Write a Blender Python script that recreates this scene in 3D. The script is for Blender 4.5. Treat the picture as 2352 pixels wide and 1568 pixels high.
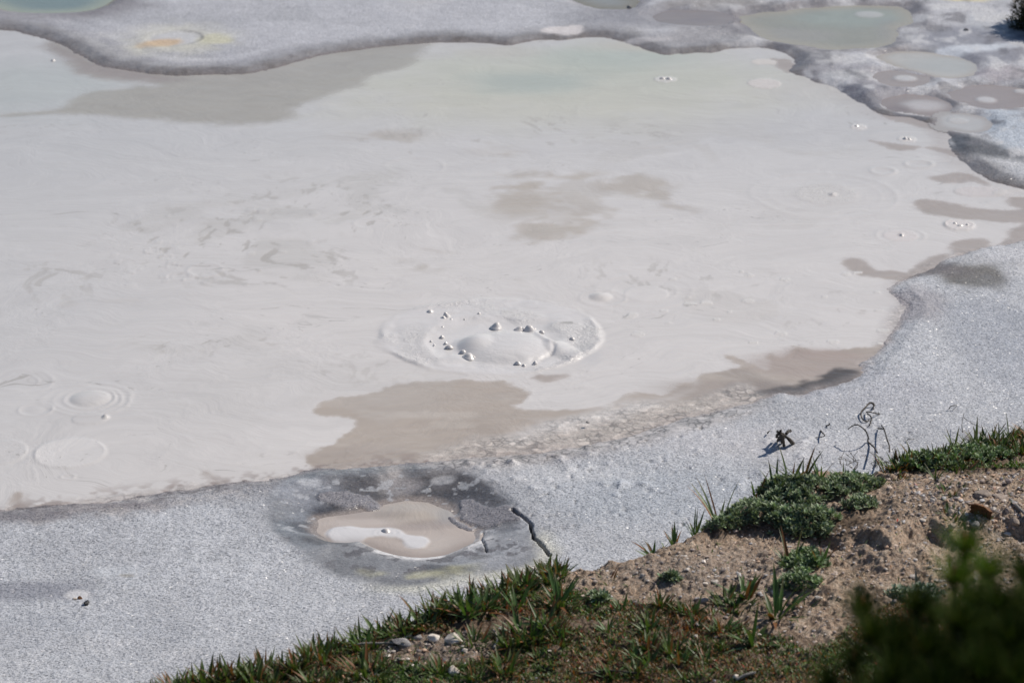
import bpy, math, random
import numpy as np
from mathutils import Vector
R = math.radians
rng = np.random.default_rng(7)
random.seed(7)
scene = bpy.context.scene
for o in list(bpy.data.objects): bpy.data.objects.remove(o)
C = scene.collection

# ---------------------------------------------------------------- camera
CAMZ = 5.0; PITCH = R(20.5)
FPX = 55.0/22.2*2352.0            # focal length in units of the 2352 px wide photograph
cam_d = bpy.data.cameras.new('camera'); cam = bpy.data.objects.new('camera', cam_d); C.objects.link(cam)
cam.location = (0, 0, CAMZ); cam.rotation_euler = (R(90)-PITCH, 0, 0)
cam_d.lens = 55; cam_d.sensor_width = 22.2; cam_d.clip_start = 0.1; cam_d.clip_end = 1000
cam_d.dof.use_dof = True; cam_d.dof.focus_distance = 11.6; cam_d.dof.aperture_fstop = 2.7
scene.camera = cam
# ---------------------------------------------------------------- sky, sun, exposure
SUN_EL = R(43); SUN_AZ = R(60)     # azimuth clockwise from +Y (straight ahead)
w = bpy.data.worlds.new('World'); scene.world = w; w.use_nodes = True
nt = w.node_tree; bg = nt.nodes['Background']
sky = nt.nodes.new('ShaderNodeTexSky'); sky.sky_type = 'NISHITA'; sky.sun_disc = False
sky.sun_elevation = SUN_EL; sky.sun_rotation = SUN_AZ; sky.altitude = 2200
nt.links.new(sky.outputs[0], bg.inputs[0]); bg.inputs[1].default_value = 0.068
sd_ = bpy.data.lights.new('sun', 'SUN'); sun = bpy.data.objects.new('sun', sd_); C.objects.link(sun)
sd_.energy = 3.9; sd_.angle = R(0.5); sd_.color = (1.0, 0.92, 0.82)
sdir = Vector((math.sin(SUN_AZ)*math.cos(SUN_EL), math.cos(SUN_AZ)*math.cos(SUN_EL), math.sin(SUN_EL)))
sun.rotation_euler = sdir.to_track_quat('Z', 'Y').to_euler()
scene.view_settings.view_transform = 'Standard'; scene.view_settings.look = 'None'
scene.view_settings.exposure = 0.26; scene.view_settings.gamma = 1.0

# ---------------------------------------------------------------- helpers
cp, sp_ = math.cos(PITCH), math.sin(PITCH)
def at(px, py, z=0.0):
    """point of the horizontal plane at height z seen at photo pixel (px,py) (2352 wide)"""
    px = np.asarray(px, float); py = np.asarray(py, float); z = np.asarray(z, float)
    u = (px-1176)/FPX; v = (784-py)/FPX
    dy = cp + v*sp_; dz = -sp_ + v*cp
    t = (z-CAMZ)/dz
    return u*t, dy*t
def proj(x, y, z):
    d = y*cp - (z-CAMZ)*sp_; v = y*sp_ + (z-CAMZ)*cp
    d = np.maximum(d, .05)
    return 1176+x/d*FPX, 784-v/d*FPX
def lin(c):
    c = np.asarray(c, float)/255.0
    return np.where(c <= .04045, c/12.92, ((c+.055)/1.055)**2.4)
def sstep(a, b, x):
    t = np.clip((x-a)/(b-a), 0, 1); return t*t*(3-2*t)
def _h(i, j, s):
    v = np.sin(i*127.1+j*311.7+s*74.7)*43758.5453
    return v-np.floor(v)
def vn(x, y, s=0):
    xi = np.floor(x); yi = np.floor(y); fx = x-xi; fy = y-yi
    fx = fx*fx*(3-2*fx); fy = fy*fy*(3-2*fy)
    a = _h(xi, yi, s); b = _h(xi+1, yi, s); c = _h(xi, yi+1, s); d = _h(xi+1, yi+1, s)
    return (a*(1-fx)+b*fx)*(1-fy)+(c*(1-fx)+d*fx)*fy
def fbm(x, y, s=0, o=4, g=.5):
    t = 0; a = 1; n = 0
    for k in range(o):
        t = t+a*(vn(x*2**k+k*17.3, y*2**k-k*9.1, s+k)*2-1); n += a; a *= g
    return t/n
def catmull(P, closed=True, n=4):
    P = np.asarray(P, float); out = []; m = len(P)
    rg = range(m) if closed else range(m-1)
    for i in rg:
        if closed: a, b, c, d = P[i-1], P[i], P[(i+1) % m], P[(i+2) % m]
        else: a, b, c, d = P[max(i-1, 0)], P[i], P[i+1], P[min(i+2, m-1)]
        for k in range(n):
            t = k/n
            out.append(.5*((2*b)+(-a+c)*t+(2*a-5*b+4*c-d)*t*t+(-a+3*b-3*c+d)*t**3))
    if not closed: out.append(P[-1])
    return np.array(out)
def tag(o, label=None, cat=None, group=None, kind=None):
    if label: o['label'] = label
    if cat: o['category'] = cat
    if group: o['group'] = group
    if kind: o['kind'] = kind
    return o
def mk(name, V, F, mat=None, attrs=None, parent=None, smooth=True, loc=None):
    V = np.asarray(V, np.float32).reshape(-1, 3)
    if not isinstance(F, list): F = [F]
    F = [np.asarray(f, np.int32) for f in F if len(f)]
    tot = np.concatenate([np.full(len(f), f.shape[1], np.int32) for f in F])
    li = np.concatenate([f.ravel() for f in F]).astype(np.int32)
    me = bpy.data.meshes.new(name)
    me.vertices.add(len(V)); me.vertices.foreach_set('co', V.ravel())
    me.loops.add(len(li)); me.loops.foreach_set('vertex_index', li)
    me.polygons.add(len(tot))
    st = np.concatenate([[0], np.cumsum(tot)[:-1]]).astype(np.int32)
    me.polygons.foreach_set('loop_start', st); me.polygons.foreach_set('loop_total', tot)
    me.polygons.foreach_set('use_smooth', np.full(len(tot), smooth))
    if attrs:
        for k, a in attrs.items():
            a = np.asarray(a, np.float32)
            if a.ndim == 2:
                A = me.attributes.new(k, 'FLOAT_COLOR', 'POINT')
                A.data.foreach_set('color', np.concatenate([a, np.ones((len(a), 1), np.float32)], 1).ravel())
            else:
                A = me.attributes.new(k, 'FLOAT', 'POINT'); A.data.foreach_set('value', a)
    me.update(calc_edges=True); me.validate()
    if mat: me.materials.append(mat)
    o = bpy.data.objects.new(name, me); C.objects.link(o)
    if loc is not None: o.location = loc
    if parent: o.parent = parent
    return o
def empty(name, loc, rz=0.0):
    o = bpy.data.objects.new(name, None); C.objects.link(o); o.location = loc; o.rotation_euler = (0, 0, rz)
    o.empty_display_size = .05
    return o
def copy_tree(o, parent=None):
    c = o.copy(); C.objects.link(c)
    if parent: c.parent = parent
    for ch in list(o.children): copy_tree(ch, c)
    return c

# ---------------------------------------------------------------- materials
class NB:
    def __init__(s, name):
        s.m = bpy.data.materials.new(name); s.m.use_nodes = True; s.t = s.m.node_tree
        s.b = s.t.nodes['Principled BSDF']
        s.co = s.n('ShaderNodeTexCoord').outputs['Object']
    def n(s, ty, **kw):
        x = s.t.nodes.new(ty)
        for k, v in kw.items(): setattr(x, k, v)
        return x
    def l(s, a, b): s.t.links.new(a, b)
    def inp(s, sock, v):
        if hasattr(v, 'links') or isinstance(v, bpy.types.NodeSocket): s.l(v, sock)
        else: sock.default_value = v
    def attr(s, name, out='Fac'):
        a = s.n('ShaderNodeAttribute'); a.attribute_name = name; return a.outputs[out]
    def math(s, op, a, b=0.0, c=None):
        x = s.n('ShaderNodeMath', operation=op); s.inp(x.inputs[0], a); s.inp(x.inputs[1], b)
        if c is not None: s.inp(x.inputs[2], c)
        return x.outputs[0]
    def noise(s, scale, detail=3, rough=.5, vec=None, dist=0.0, out='Fac'):
        x = s.n('ShaderNodeTexNoise'); x.inputs['Scale'].default_value = scale; x.inputs['Detail'].default_value = detail
        x.inputs['Roughness'].default_value = rough; x.inputs['Distortion'].default_value = dist
        s.l(vec or s.co, x.inputs['Vector']); return x.outputs[out]
    def voro(s, scale, feat='F1', out='Distance', vec=None, rnd=1.0):
        x = s.n('ShaderNodeTexVoronoi', feature=feat); x.inputs['Scale'].default_value = scale
        x.inputs['Randomness'].default_value = rnd
        s.l(vec or s.co, x.inputs['Vector']); return x.outputs[out]
    def mp(s, v, a, b, c=0.0, d=1.0, smooth=False):
        x = s.n('ShaderNodeMapRange'); x.interpolation_type = 'SMOOTHSTEP' if smooth else 'LINEAR'
        s.inp(x.inputs[0], v); x.inputs[1].default_value = a; x.inputs[2].default_value = b
        x.inputs[3].default_value = c; x.inputs[4].default_value = d; return x.outputs[0]
    def mapping(s, scale, rot=(0, 0, 0)):
        x = s.n('ShaderNodeMapping'); x.inputs['Scale'].default_value = scale; x.inputs['Rotation'].default_value = rot
        s.l(s.co, x.inputs['Vector']); return x.outputs[0]
    def mix(s, f, a, b, mode='MIX'):
        x = s.n('ShaderNodeMix', data_type='RGBA', blend_type=mode)
        s.inp(x.inputs[0], f); s.inp(x.inputs[6], a if not isinstance(a, tuple) else (*a, 1)); s.inp(x.inputs[7], b if not isinstance(b, tuple) else (*b, 1))
        return x.outputs[2]
    def scale_col(s, c, f):      # colour times scalar
        x = s.n('ShaderNodeVectorMath', operation='SCALE'); s.l(c, x.inputs[0]); s.inp(x.inputs['Scale'], f); return x.outputs[0]
    def bump(s, h, strength, dist, normal=None):
        x = s.n('ShaderNodeBump'); s.inp(x.inputs['Strength'], strength); x.inputs['Distance'].default_value = dist
        s.l(h, x.inputs['Height'])
        if normal: s.l(normal, x.inputs['Normal'])
        return x.outputs[0]
    def jitter(s, scale, k, base=None):   # every little crystal face tilted its own way
        col = s.voro(scale, out='Color')
        a = s.n('ShaderNodeVectorMath', operation='SUBTRACT'); s.l(col, a.inputs[0]); a.inputs[1].default_value = (.5, .5, .5)
        b = s.n('ShaderNodeVectorMath', operation='SCALE'); s.l(a.outputs[0], b.inputs[0]); s.inp(b.inputs['Scale'], k)
        g = base or s.n('ShaderNodeNewGeometry').outputs['Normal']
        c = s.n('ShaderNodeVectorMath', operation='ADD'); s.l(g, c.inputs[0]); s.l(b.outputs[0], c.inputs[1])
        d = s.n('ShaderNodeVectorMath', operation='NORMALIZE'); s.l(c.outputs[0], d.inputs[0]); return d.outputs[0]

def ground_material():
    s = NB('ground_sinter'); col = s.attr('col', 'Color'); wet = s.attr('wet'); spk = s.attr('spk'); crust = s.attr('crust')
    n1 = s.noise(78, 3, .65); n2 = s.noise(170, 2, .6); n3 = s.noise(16, 4, .6); nb = s.noise(42, 3, .65)
    pits = s.mp(s.math('ADD', n1, s.math('MULTIPLY', n2, .35)), .555, .63, 1.0, 0.0, True)
    f = s.mp(n3, .3, .7, .90, 1.08)
    f = s.math('MULTIPLY', f, s.mp(nb, .3, .7, .86, 1.12))
    f = s.math('MULTIPLY', f, s.math('SUBTRACT', 1.12, s.math('MULTIPLY', s.math('MULTIPLY', pits, spk), .52)))
    c = s.scale_col(col, f)
    dn = s.voro(74, out='Distance'); dc = s.n('ShaderNodeSeparateColor'); s.l(s.voro(74, out='Color'), dc.inputs[0])
    dot = s.math('MULTIPLY', s.mp(dn, .16, .42, 1, 0), s.mp(dc.outputs[0], .70, .80, 0, 1))
    dens = s.mp(s.noise(2.2, 3, .6), .38, .62, .35, 1.0)
    lite = s.math('MULTIPLY', s.mp(dn, .15, .4, 1, 0), s.mp(dc.outputs[1], .86, .92, 0, 1))
    f2 = s.math('SUBTRACT', 1.0, s.math('MULTIPLY', s.math('MULTIPLY', dot, spk), s.math('MULTIPLY', dens, .55)))
    f2 = s.math('ADD', f2, s.math('MULTIPLY', s.math('MULTIPLY', lite, spk), .22))
    c = s.scale_col(c, f2)
    # crust: pale plates with dark seams
    ve = s.voro(24, 'DISTANCE_TO_EDGE', 'Distance', vec=None); seam = s.mp(ve, .03, .17, 1, 0)
    cellr = s.voro(24, out='Color'); cr = s.n('ShaderNodeSeparateColor'); s.l(cellr, cr.inputs[0])
    plate = s.mp(cr.outputs[0], .45, .75, .90, 1.18)
    seamdark = s.math('MULTIPLY', s.math('MULTIPLY', seam, s.mp(s.noise(9, 3), .40, .54)), .6)
    fc = s.math('MULTIPLY', plate, s.math('SUBTRACT', 1.0, seamdark))
    c = s.mix(crust, c, s.scale_col(col, fc))
    s.l(c, s.b.inputs['Base Color'])
    r = s.math('SUBTRACT', .62, s.math('MULTIPLY', wet, .42)); s.l(r, s.b.inputs['Roughness'])
    s.b.inputs['Specular IOR Level'].default_value = .5
    hh = s.math('ADD', s.math('MULTIPLY', n1, 1.0), s.math('MULTIPLY', n2, .5))
    hh = s.math('ADD', hh, s.math('MULTIPLY', nb, 2.0))
    st = s.math('ADD', .20, s.math('MULTIPLY', spk, .5))
    b = s.bump(hh, st, .006)
    j = s.jitter(120, s.math('ADD', .08, s.math('MULTIPLY', spk, .32)), b)
    s.l(j, s.b.inputs['Normal'])
    # glassy crystal coat
    s.l(s.math('ADD', .03, s.math('MULTIPLY', spk, .09)), s.b.inputs['Coat Weight']); s.b.inputs['Coat Roughness'].default_value = .24
    s.l(s.jitter(120, .95), s.b.inputs['Coat Normal'])
    return s.m
def pool_material():
    s = NB('mud'); col = s.attr('col', 'Color'); wet = s.attr('wet'); foam = s.attr('foam'); crust = s.attr('crust')
    # low flow streaks
    mv = s.mapping((1.0, 1.9, 1), (0, 0, R(-24))); wv = s.noise(.7, 3, .5, vec=s.co, out='Color')
    add = s.n('ShaderNodeVectorMath', operation='MULTIPLY_ADD'); s.l(wv, add.inputs[0]); add.inputs[1].default_value = (3.4, 3.4, 0); s.l(mv, add.inputs[2])
    st = s.noise(2.4, 5, .55, vec=add.outputs[0]); st2 = s.noise(9, 4, .6, vec=add.outputs[0])
    f = s.math('MULTIPLY', s.mp(st, .3, .7, .945, 1.04), s.mp(st2, .3, .7, .975, 1.02))
    c = s.scale_col(col, f)
    # small tan flecks gathered in bands
    fl = s.noise(13, 3, .6, vec=add.outputs[0], dist=.6)
    fm = s.math('MULTIPLY', s.mp(fl, .60, .70, 0, 1, True), s.mp(s.noise(.9, 3, .6, vec=add.outputs[0]), .50, .62, 0, 1, True))
    fm = s.math('MULTIPLY', fm, s.math('SUBTRACT', 1.0, wet))
    c = s.mix(s.math('MULTIPLY', fm, .8), c, (0.36, .345, .32))
    # rough crust where the film dries on the shallows
    ve = s.voro(22, 'DISTANCE_TO_EDGE', 'Distance'); seam = s.mp(ve, .03, .17, 1, 0)
    cr = s.n('ShaderNodeSeparateColor'); s.l(s.voro(22, out='Color'), cr.inputs[0])
    bl = s.noise(22, 4, .65)
    plate = s.math('MULTIPLY', s.mp(cr.outputs[0], .72, .84, .97, 1.22), s.mp(bl, .4, .6, .84, 1.16))
    fc = s.math('MULTIPLY', plate, s.math('SUBTRACT', 1.0, s.math('MULTIPLY', seam, s.mp(s.noise(6, 3), .45, .6, 0, .45))))
    c = s.mix(crust, c, s.scale_col(col, fc))
    s.l(c, s.b.inputs['Base Color'])
    s.l(s.math('ADD', s.math('SUBTRACT', .30, s.math('MULTIPLY', wet, .08)), s.math('MULTIPLY', foam, .0)), s.b.inputs['Roughness'])
    s.b.inputs['Specular IOR Level'].default_value = .5
    h = s.math('ADD', s.math('MULTIPLY', st2, .35), s.math('MULTIPLY', s.math('MULTIPLY', s.noise(34, 5, .65, dist=.9), foam), 1.2))
    h = s.math('ADD', h, s.math('MULTIPLY', s.math('MULTIPLY', bl, crust), .9))
    s.l(s.bump(h, .9, .011), s.b.inputs['Normal'])
    return s.m
def bank_material():
    s = NB('bank_soil'); col = s.attr('col', 'Color')
    n1 = s.noise(60, 5, .7); n2 = s.noise(230, 3, .7); v = s.voro(130, out='Color')
    sc = s.n('ShaderNodeSeparateColor'); s.l(v, sc.inputs[0])
    f = s.math('MULTIPLY', s.mp(n1, .3, .7, .62, 1.3), s.mp(n2, .3, .7, .72, 1.25))
    f = s.math('MULTIPLY', f, s.mp(sc.outputs[0], .2, 1, .82, 1.25))
    tint = s.mix(sc.outputs[1], (1.05, .98, .92), (.95, 1.0, 1.03))
    c = s.mix(1.0, s.scale_col(col, f), tint, 'MULTIPLY')
    s.l(c, s.b.inputs['Base Color']); s.b.inputs['Roughness'].default_value = .9
    s.b.inputs['Specular IOR Level'].default_value = .2
    b = s.bump(n1, .9, .012); b2 = s.bump(n2, .9, .005, b); s.l(s.jitter(190, .5, b2), s.b.inputs['Normal'])
    return s.m
def leaf_material(name, rough=.45, trans=.25):
    s = NB(name); c = s.scale_col(s.attr('col', 'Color'), s.mp(s.noise(60, 3), .3, .7, .8, 1.2))
    s.l(c, s.b.inputs['Base Color']); s.b.inputs['Roughness'].default_value = rough
    s.b.inputs['Specular IOR Level'].default_value = .35
    out = s.t.nodes['Material Output']
    tr = s.n('ShaderNodeBsdfTranslucent'); s.l(s.mix(1.0, c, (1.3, 1.4, .6), 'MULTIPLY'), tr.inputs[0])
    mx = s.n('ShaderNodeMixShader'); mx.inputs[0].default_value = trans; s.l(s.b.outputs[0], mx.inputs[1]); s.l(tr.outputs[0], mx.inputs[2])
    s.l(mx.outputs[0], out.inputs[0]); return s.m
def rock_material(name, c1, c2, rough=.85, sc=40):
    s = NB(name); n = s.noise(sc, 5, .7); m = s.mix(s.mp(n, .35, .65), c1, c2); 
    oi = s.n('ShaderNodeObjectInfo').outputs['Random']
    s.l(s.scale_col(m, s.mp(oi, 0, 1, .8, 1.15)), s.b.inputs['Base Color']); s.b.inputs['Roughness'].default_value = rough
    s.l(s.bump(s.noise(sc*3, 5, .7), .7, .006), s.b.inputs['Normal']); return s.m
M_ground = ground_material(); M_pool = pool_material(); M_bank = bank_material()
M_leaf = leaf_material('leaf'); M_dull = leaf_material('felt_leaf', .8, .12); M_needle = leaf_material('needle', .8, .2); M_needle.node_tree.nodes['Principled BSDF'].inputs['Specular IOR Level'].default_value = .08
M_attr = (lambda s: (s.l(s.scale_col(s.attr('col', 'Color'), s.mp(s.noise(150, 4), .3, .7, .75, 1.2)), s.b.inputs['Base Color']), s.b.inputs['Roughness'].__setattr__('default_value', .85), s.m)[-1])(NB('pebbles'))
M_pale = rock_material('pale_stone', (.50, .42, .34), (.82, .78, .72), .9, 22)
M_tanst = rock_material('tan_stone', (.24, .19, .155), (.38, .32, .27))
M_grey = rock_material('grey_stone', (.22, .21, .21), (.36, .35, .34))
M_black = rock_material('black_glassy_stone', (.010, .010, .012), (.03, .028, .028), .25)
M_twig = rock_material('dead_twig', (.035, .03, .025), (.09, .075, .06), .8, 90)
M_bark = rock_material('rusty_bark', (.06, .03, .014), (.20, .085, .03), .8, 70)
M_drygrey = rock_material('dry_grey_wood', (.24, .22, .20), (.40, .38, .35), .8, 80)

# ---------------------------------------------------------------- terrain grid shared by ground and pools
STX, STY = 3.0, 2.5
cols = np.concatenate([[-30000, -12000, -5000, -2200, -1000, -600], np.arange(-340, 2700, STX), [2800, 3100, 3800, 5500, 12000, 30000]])
yrow = at(np.zeros(1), np.arange(1700, -90, -STY))[1]
rowy = np.concatenate([[-6, 0, 3.5, 6.0, 7.0, 7.9], yrow, [24, 27, 32, 45, 80, 160, 300]])
depth = np.maximum(rowy*cp+CAMZ*sp_, 7.0)
Y = np.repeat(rowy[:, None], len(cols), 1); X = ((cols[None, :]-1176)/FPX)*depth[:, None]
NR, NC = Y.shape
def seg_d2(px, py, A, B):
    dx, dy = B-A; l2 = dx*dx+dy*dy+1e-12
    t = np.clip(((px-A[0])*dx+(py-A[1])*dy)/l2, 0, 1)
    return (px-A[0]-t*dx)**2+(py-A[1]-t*dy)**2
def sdf_pts(px, py, W, closed=True):
    d = np.full(px.shape, 1e9); ins = np.zeros(px.shape, bool); m = len(W)
    for i in range(m if closed else m-1):
        A = W[i]; B = W[(i+1) % m]; d = np.minimum(d, seg_d2(px, py, A, B))
        if closed:
            c = (A[1] > py) != (B[1] > py)
            if c.any(): ins ^= c & (px < (B[0]-A[0])*(py-A[1])/(B[1]-A[1]+1e-12)+A[0])
    d = np.sqrt(d); return np.where(ins, -d, d) if closed else d
def toworld(P, z=0.0):
    P = np.asarray(P, float); x, y = at(P[:, 0], P[:, 1], z); return np.stack([x, y], 1)
def sdf(P, margin=.6, smooth=True, closed=True, coarse=1, XX=None, YY=None, z=0.0):
    """signed distance in metres from every grid vertex to a traced outline"""
    W = toworld(catmull(P, closed, 4) if smooth else P, z)
    XX = X if XX is None else XX; YY = Y if YY is None else YY
    out = np.full(XX.shape, margin)
    if coarse > 1:
        ri = np.unique(np.concatenate([np.arange(0, NR, coarse), [NR-1]])); ci = np.unique(np.concatenate([np.arange(0, NC, coarse), [NC-1]]))
        s = sdf_pts(X[np.ix_(ri, ci)], Y[np.ix_(ri, ci)], W, closed)
        t = np.empty((NR, len(ci)))
        a = np.arange(NR); j = np.clip(np.searchsorted(ri, a, 'right')-1, 0, len(ri)-2); f = (a-ri[j])/(ri[j+1]-ri[j])
        t = s[j]*(1-f)[:, None]+s[j+1]*f[:, None]
        a = np.arange(NC); j = np.clip(np.searchsorted(ci, a, 'right')-1, 0, len(ci)-2); f = (a-ci[j])/(ci[j+1]-ci[j])
        return t[:, j]*(1-f)[None]+t[:, j+1]*f[None]
    x0, y0 = W.min(0)-margin; x1, y1 = W.max(0)+margin
    m = (XX > x0) & (XX < x1) & (YY > y0) & (YY < y1)
    if m.any():
        out[m] = np.clip(sdf_pts(XX[m], YY[m], W, closed), -1e9, margin)
    return out
def ell(cx, cy, rx, ry=None, rot=0, n=22, jag=0.0):
    """outline of a ground ellipse; radii in photo pixels (ry seen foreshortened)"""
    ry = ry or rx*.38; a = np.linspace(0, 2*math.pi, n, endpoint=False)
    k = 1+jag*np.array([random.uniform(-1, 1) for _ in a])
    x = rx*np.cos(a)*k; y = ry*np.sin(a)*k; c, s_ = math.cos(R(rot)), math.sin(R(rot))
    return np.stack([cx+x*c-y*s_, cy+x*s_+y*c], 1)
def edist(cx, cy, rx, ry=None, rot=0):
    """elliptic radius (1 on the rim) over the grid, measured on the ground"""
    x0, y0 = at(cx, cy); ax, _ = at(cx+rx, cy); a = ax-x0
    ry = ry or rx*.36; _, yb = at(cx, cy-ry); _, yc = at(cx, cy+ry); b = (yb-yc)/2
    r = R(rot); c, s_ = math.cos(r), math.sin(r); dx = X-x0; dy = Y-y0
    return np.sqrt(((dx*c+dy*s_)/a)**2+((-dx*s_+dy*c)/b)**2), a

SHORE = [(-900,40),(-400,58),(0,69),(50,79),(100,89),(124,99),(150,107),(187,129),(214,144),(241,155),(284,160),(334,169),(401,174),(468,172),(535,171),(585,167),(635,155),(686,142),(736,129),(790,120),(887,108),(987,99),(1071,99),(1138,101),(1171,105),(1221,96),(1255,92),(1305,92),(1338,86),(1388,87),(1439,99),(1482,114),(1522,126),(1573,125),(1599,121),(1632,123),(1676,112),(1716,110),(1766,112),(1800,122),(1820,133),(1826,148),(1814,164),(1850,178),(1883,193),(1917,201),(1960,230),(1984,238),(2010,257),(2040,267),(2084,269),(2134,283),(2168,300),(2184,320),(2180,337),(2200,362),(2234,390),(2274,414),(2334,431),(2400,440),(2560,455),(2700,480),(2780,500),(2700,520),(2480,535),(2352,551),(2300,563),(2250,571),(2200,585),(2168,598),(2134,618),(2084,638),(2050,655),(2040,672),(2067,692),(2074,712),(2060,739),(2040,769),(2024,792),(2020,809),(2000,822),(1974,837),(1987,854),(1960,872),(1917,887),(1867,897),(1833,909),(1800,902),(1766,911),(1733,926),(1683,936),(1632,948),(1566,962),(1489,990),(1388,1014),(1305,1028),(1221,1041),(1121,1048),(1037,1054),(987,1062),(920,1067),(853,1074),(786,1077),(753,1074),(702,1084),(652,1095),(569,1104),(502,1112),(435,1122),(334,1137),(234,1150),(134,1160),(0,1171),(-400,1200),(-900,1240)]
nz_f = fbm(X*9, Y*9, 3, 3); nz_m = fbm(X*3.2, Y*3.2, 11, 4); nz_l = fbm(X*.8, Y*.8, 23, 3); nz_vf = fbm(X*26, Y*26, 31, 2)
S_main = sdf(SHORE, coarse=4)
S_main = S_main+.020*nz_f+.008*nz_vf
# ---- the smaller pools
P = {}
P['green'] = [(-260,-60),(-100,-12),(0,20),(33,28),(80,31),(134,31),(200,26),(244,12),(262,-6),(240,-34),(140,-62),(-60,-80)]
P['olive'] = [(1683,38),(1740,30),(1800,25),(1867,16),(1967,9),(2050,13),(2098,24),(2100,46),(2074,66),(2066,94),(2017,110),(1933,114),(1850,104),(1766,90),(1720,66)]
P['pale'] = [(2024,130),(2067,121),(2134,119),(2201,133),(2243,154),(2234,173),(2184,181),(2117,171),(2050,149)]
P['ring'] = ell(2071,182,62,18,4); P['twin'] = ell(2107,243,86,26,6); P['twin2'] = ell(2211,281,64,20,6)
P['tan'] = ell(2286,222,100,29,4); P['brown'] = ell(1592,42,96,18,2); P['moss'] = ell(1392,2,78,20,4)
SP = {k: sdf(v)+(.02*nz_f+.07*nz_m if k != 'green' else .02*nz_m) for k, v in P.items()}
POT = [(735,1196),(748,1183),(800,1172),(850,1166),(880,1152),(930,1146),(985,1150),(1030,1168),(1056,1190),(1088,1212),(1096,1230),(1062,1250),(1020,1267),(965,1275),(905,1266),(855,1248),(828,1234),(800,1240),(762,1237),(742,1222)]
S_pot = sdf(POT, .8)
S_all = S_main
for k in SP: S_all = np.minimum(S_all, SP[k])
# ---- ground height
POTW = [(700,1088),(640,1120),(612,1180),(640,1240),(700,1290),(770,1328),(850,1350),(940,1356),(1010,1350),(1060,1338),(1120,1330),(1200,1312),(1250,1280),(1240,1248),(1215,1200),(1160,1150),(1110,1112),(1050,1082),(960,1072),(850,1076)]
S_potw = sdf(POTW, .8)+.03*nz_m+.02*nz_f
LIPX, LIPY = at(960, 1215)
near = sstep(0, .18, LIPY-Y)                                     # the near side of the pot has a steep lip
Zg = np.clip(S_all*.22, -.07, .028)+.006*nz_m*sstep(0, .2, S_all)+.03*nz_l*sstep(.2, 1.5, S_all)+.0018*nz_vf
shelf = sstep(1.2, 4, Y-15)*0
pz = -.018+np.clip(S_pot*(.085+.35*near)-.0*near, -.03, .034+.008*near)+.003*nz_f
wpot = sstep(.06, -.22, S_potw)
Zg = Zg*(1-wpot)+pz*wpot
Zg = np.where((S_main > .0) & (wpot > 0), np.maximum(Zg, .006-.05*sstep(.05, .5, S_main)), Zg)
LIP = np.exp(-((S_pot-.045)/.02)**2)*near*sstep(0, -.12, S_potw)
Zg = Zg+.008*LIP
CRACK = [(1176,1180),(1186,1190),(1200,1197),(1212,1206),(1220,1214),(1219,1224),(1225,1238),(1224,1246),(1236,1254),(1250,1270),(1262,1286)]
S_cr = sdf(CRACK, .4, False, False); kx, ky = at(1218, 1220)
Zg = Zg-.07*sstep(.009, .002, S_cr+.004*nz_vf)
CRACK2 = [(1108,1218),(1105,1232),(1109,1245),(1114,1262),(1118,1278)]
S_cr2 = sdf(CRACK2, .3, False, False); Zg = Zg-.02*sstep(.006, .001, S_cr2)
# broken gray crust islands in the pot's wet slope
ISL = [[(745,1136),(775,1129),(815,1131),(850,1137),(866,1147),(862,1156),(838,1158),(820,1163),(798,1166),(770,1160),(748,1152)],
       [(1058,1152),(1085,1150),(1100,1158),(1128,1172),(1160,1172),(1190,1180),(1200,1200),(1170,1205),(1120,1208),(1085,1200),(1068,1192),(1056,1178)],
       [(1028,1182),(1050,1186),(1072,1200),(1084,1210),(1060,1206),(1040,1196)]]
isl = np.zeros_like(X)
for q in ISL: isl = np.maximum(isl, sstep(.008, -.012, sdf(q, .3)+.034*nz_f+.022*nz_vf+.02*nz_m))
Zg = Zg+.008*isl
# ---- ground colour
def L(c): return lin(c)*1.0
def blend(A, m, c): return A*(1-m[..., None])+np.asarray(c)*m[..., None]
col = np.ones(X.shape+(3,))*L((171, 174, 180))
far = sstep(16.5, 20, Y)
col = blend(col, far*.6, L((172, 173, 180)))
wet = np.zeros_like(X); spk = np.ones_like(X); crust = np.zeros_like(X)
col = col*(1+.08*nz_l+.09*nz_m+.05*nz_f)[..., None]
crk = np.abs(fbm(X*2.1+.3*nz_f, Y*2.1, 301, 4)); patch_ = sstep(.12, .35, fbm(X*1.3, Y*1.3, 302, 4)); col = blend(col, patch_*.35, L((196, 196, 198)))
patch_ = sstep(.15, .4, fbm(X*1.7, Y*1.7, 303, 4)); col = blend(col, patch_*.4, L((150, 152, 158)))
def blob(cx, cy, rx, ry, rot, c, k, w=.35, noise=.35, wv=0.0, sv=0.0):
    global col, wet, spk
    d, a = edist(cx, cy, rx, ry, rot)
    m = sstep(1+w, 1-w, d+noise*nz_m+noise*.5*nz_f)*k
    col = blend(col, m, L(c)); wet = np.maximum(wet, m*wv); spk = spk*(1-m*sv)
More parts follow.
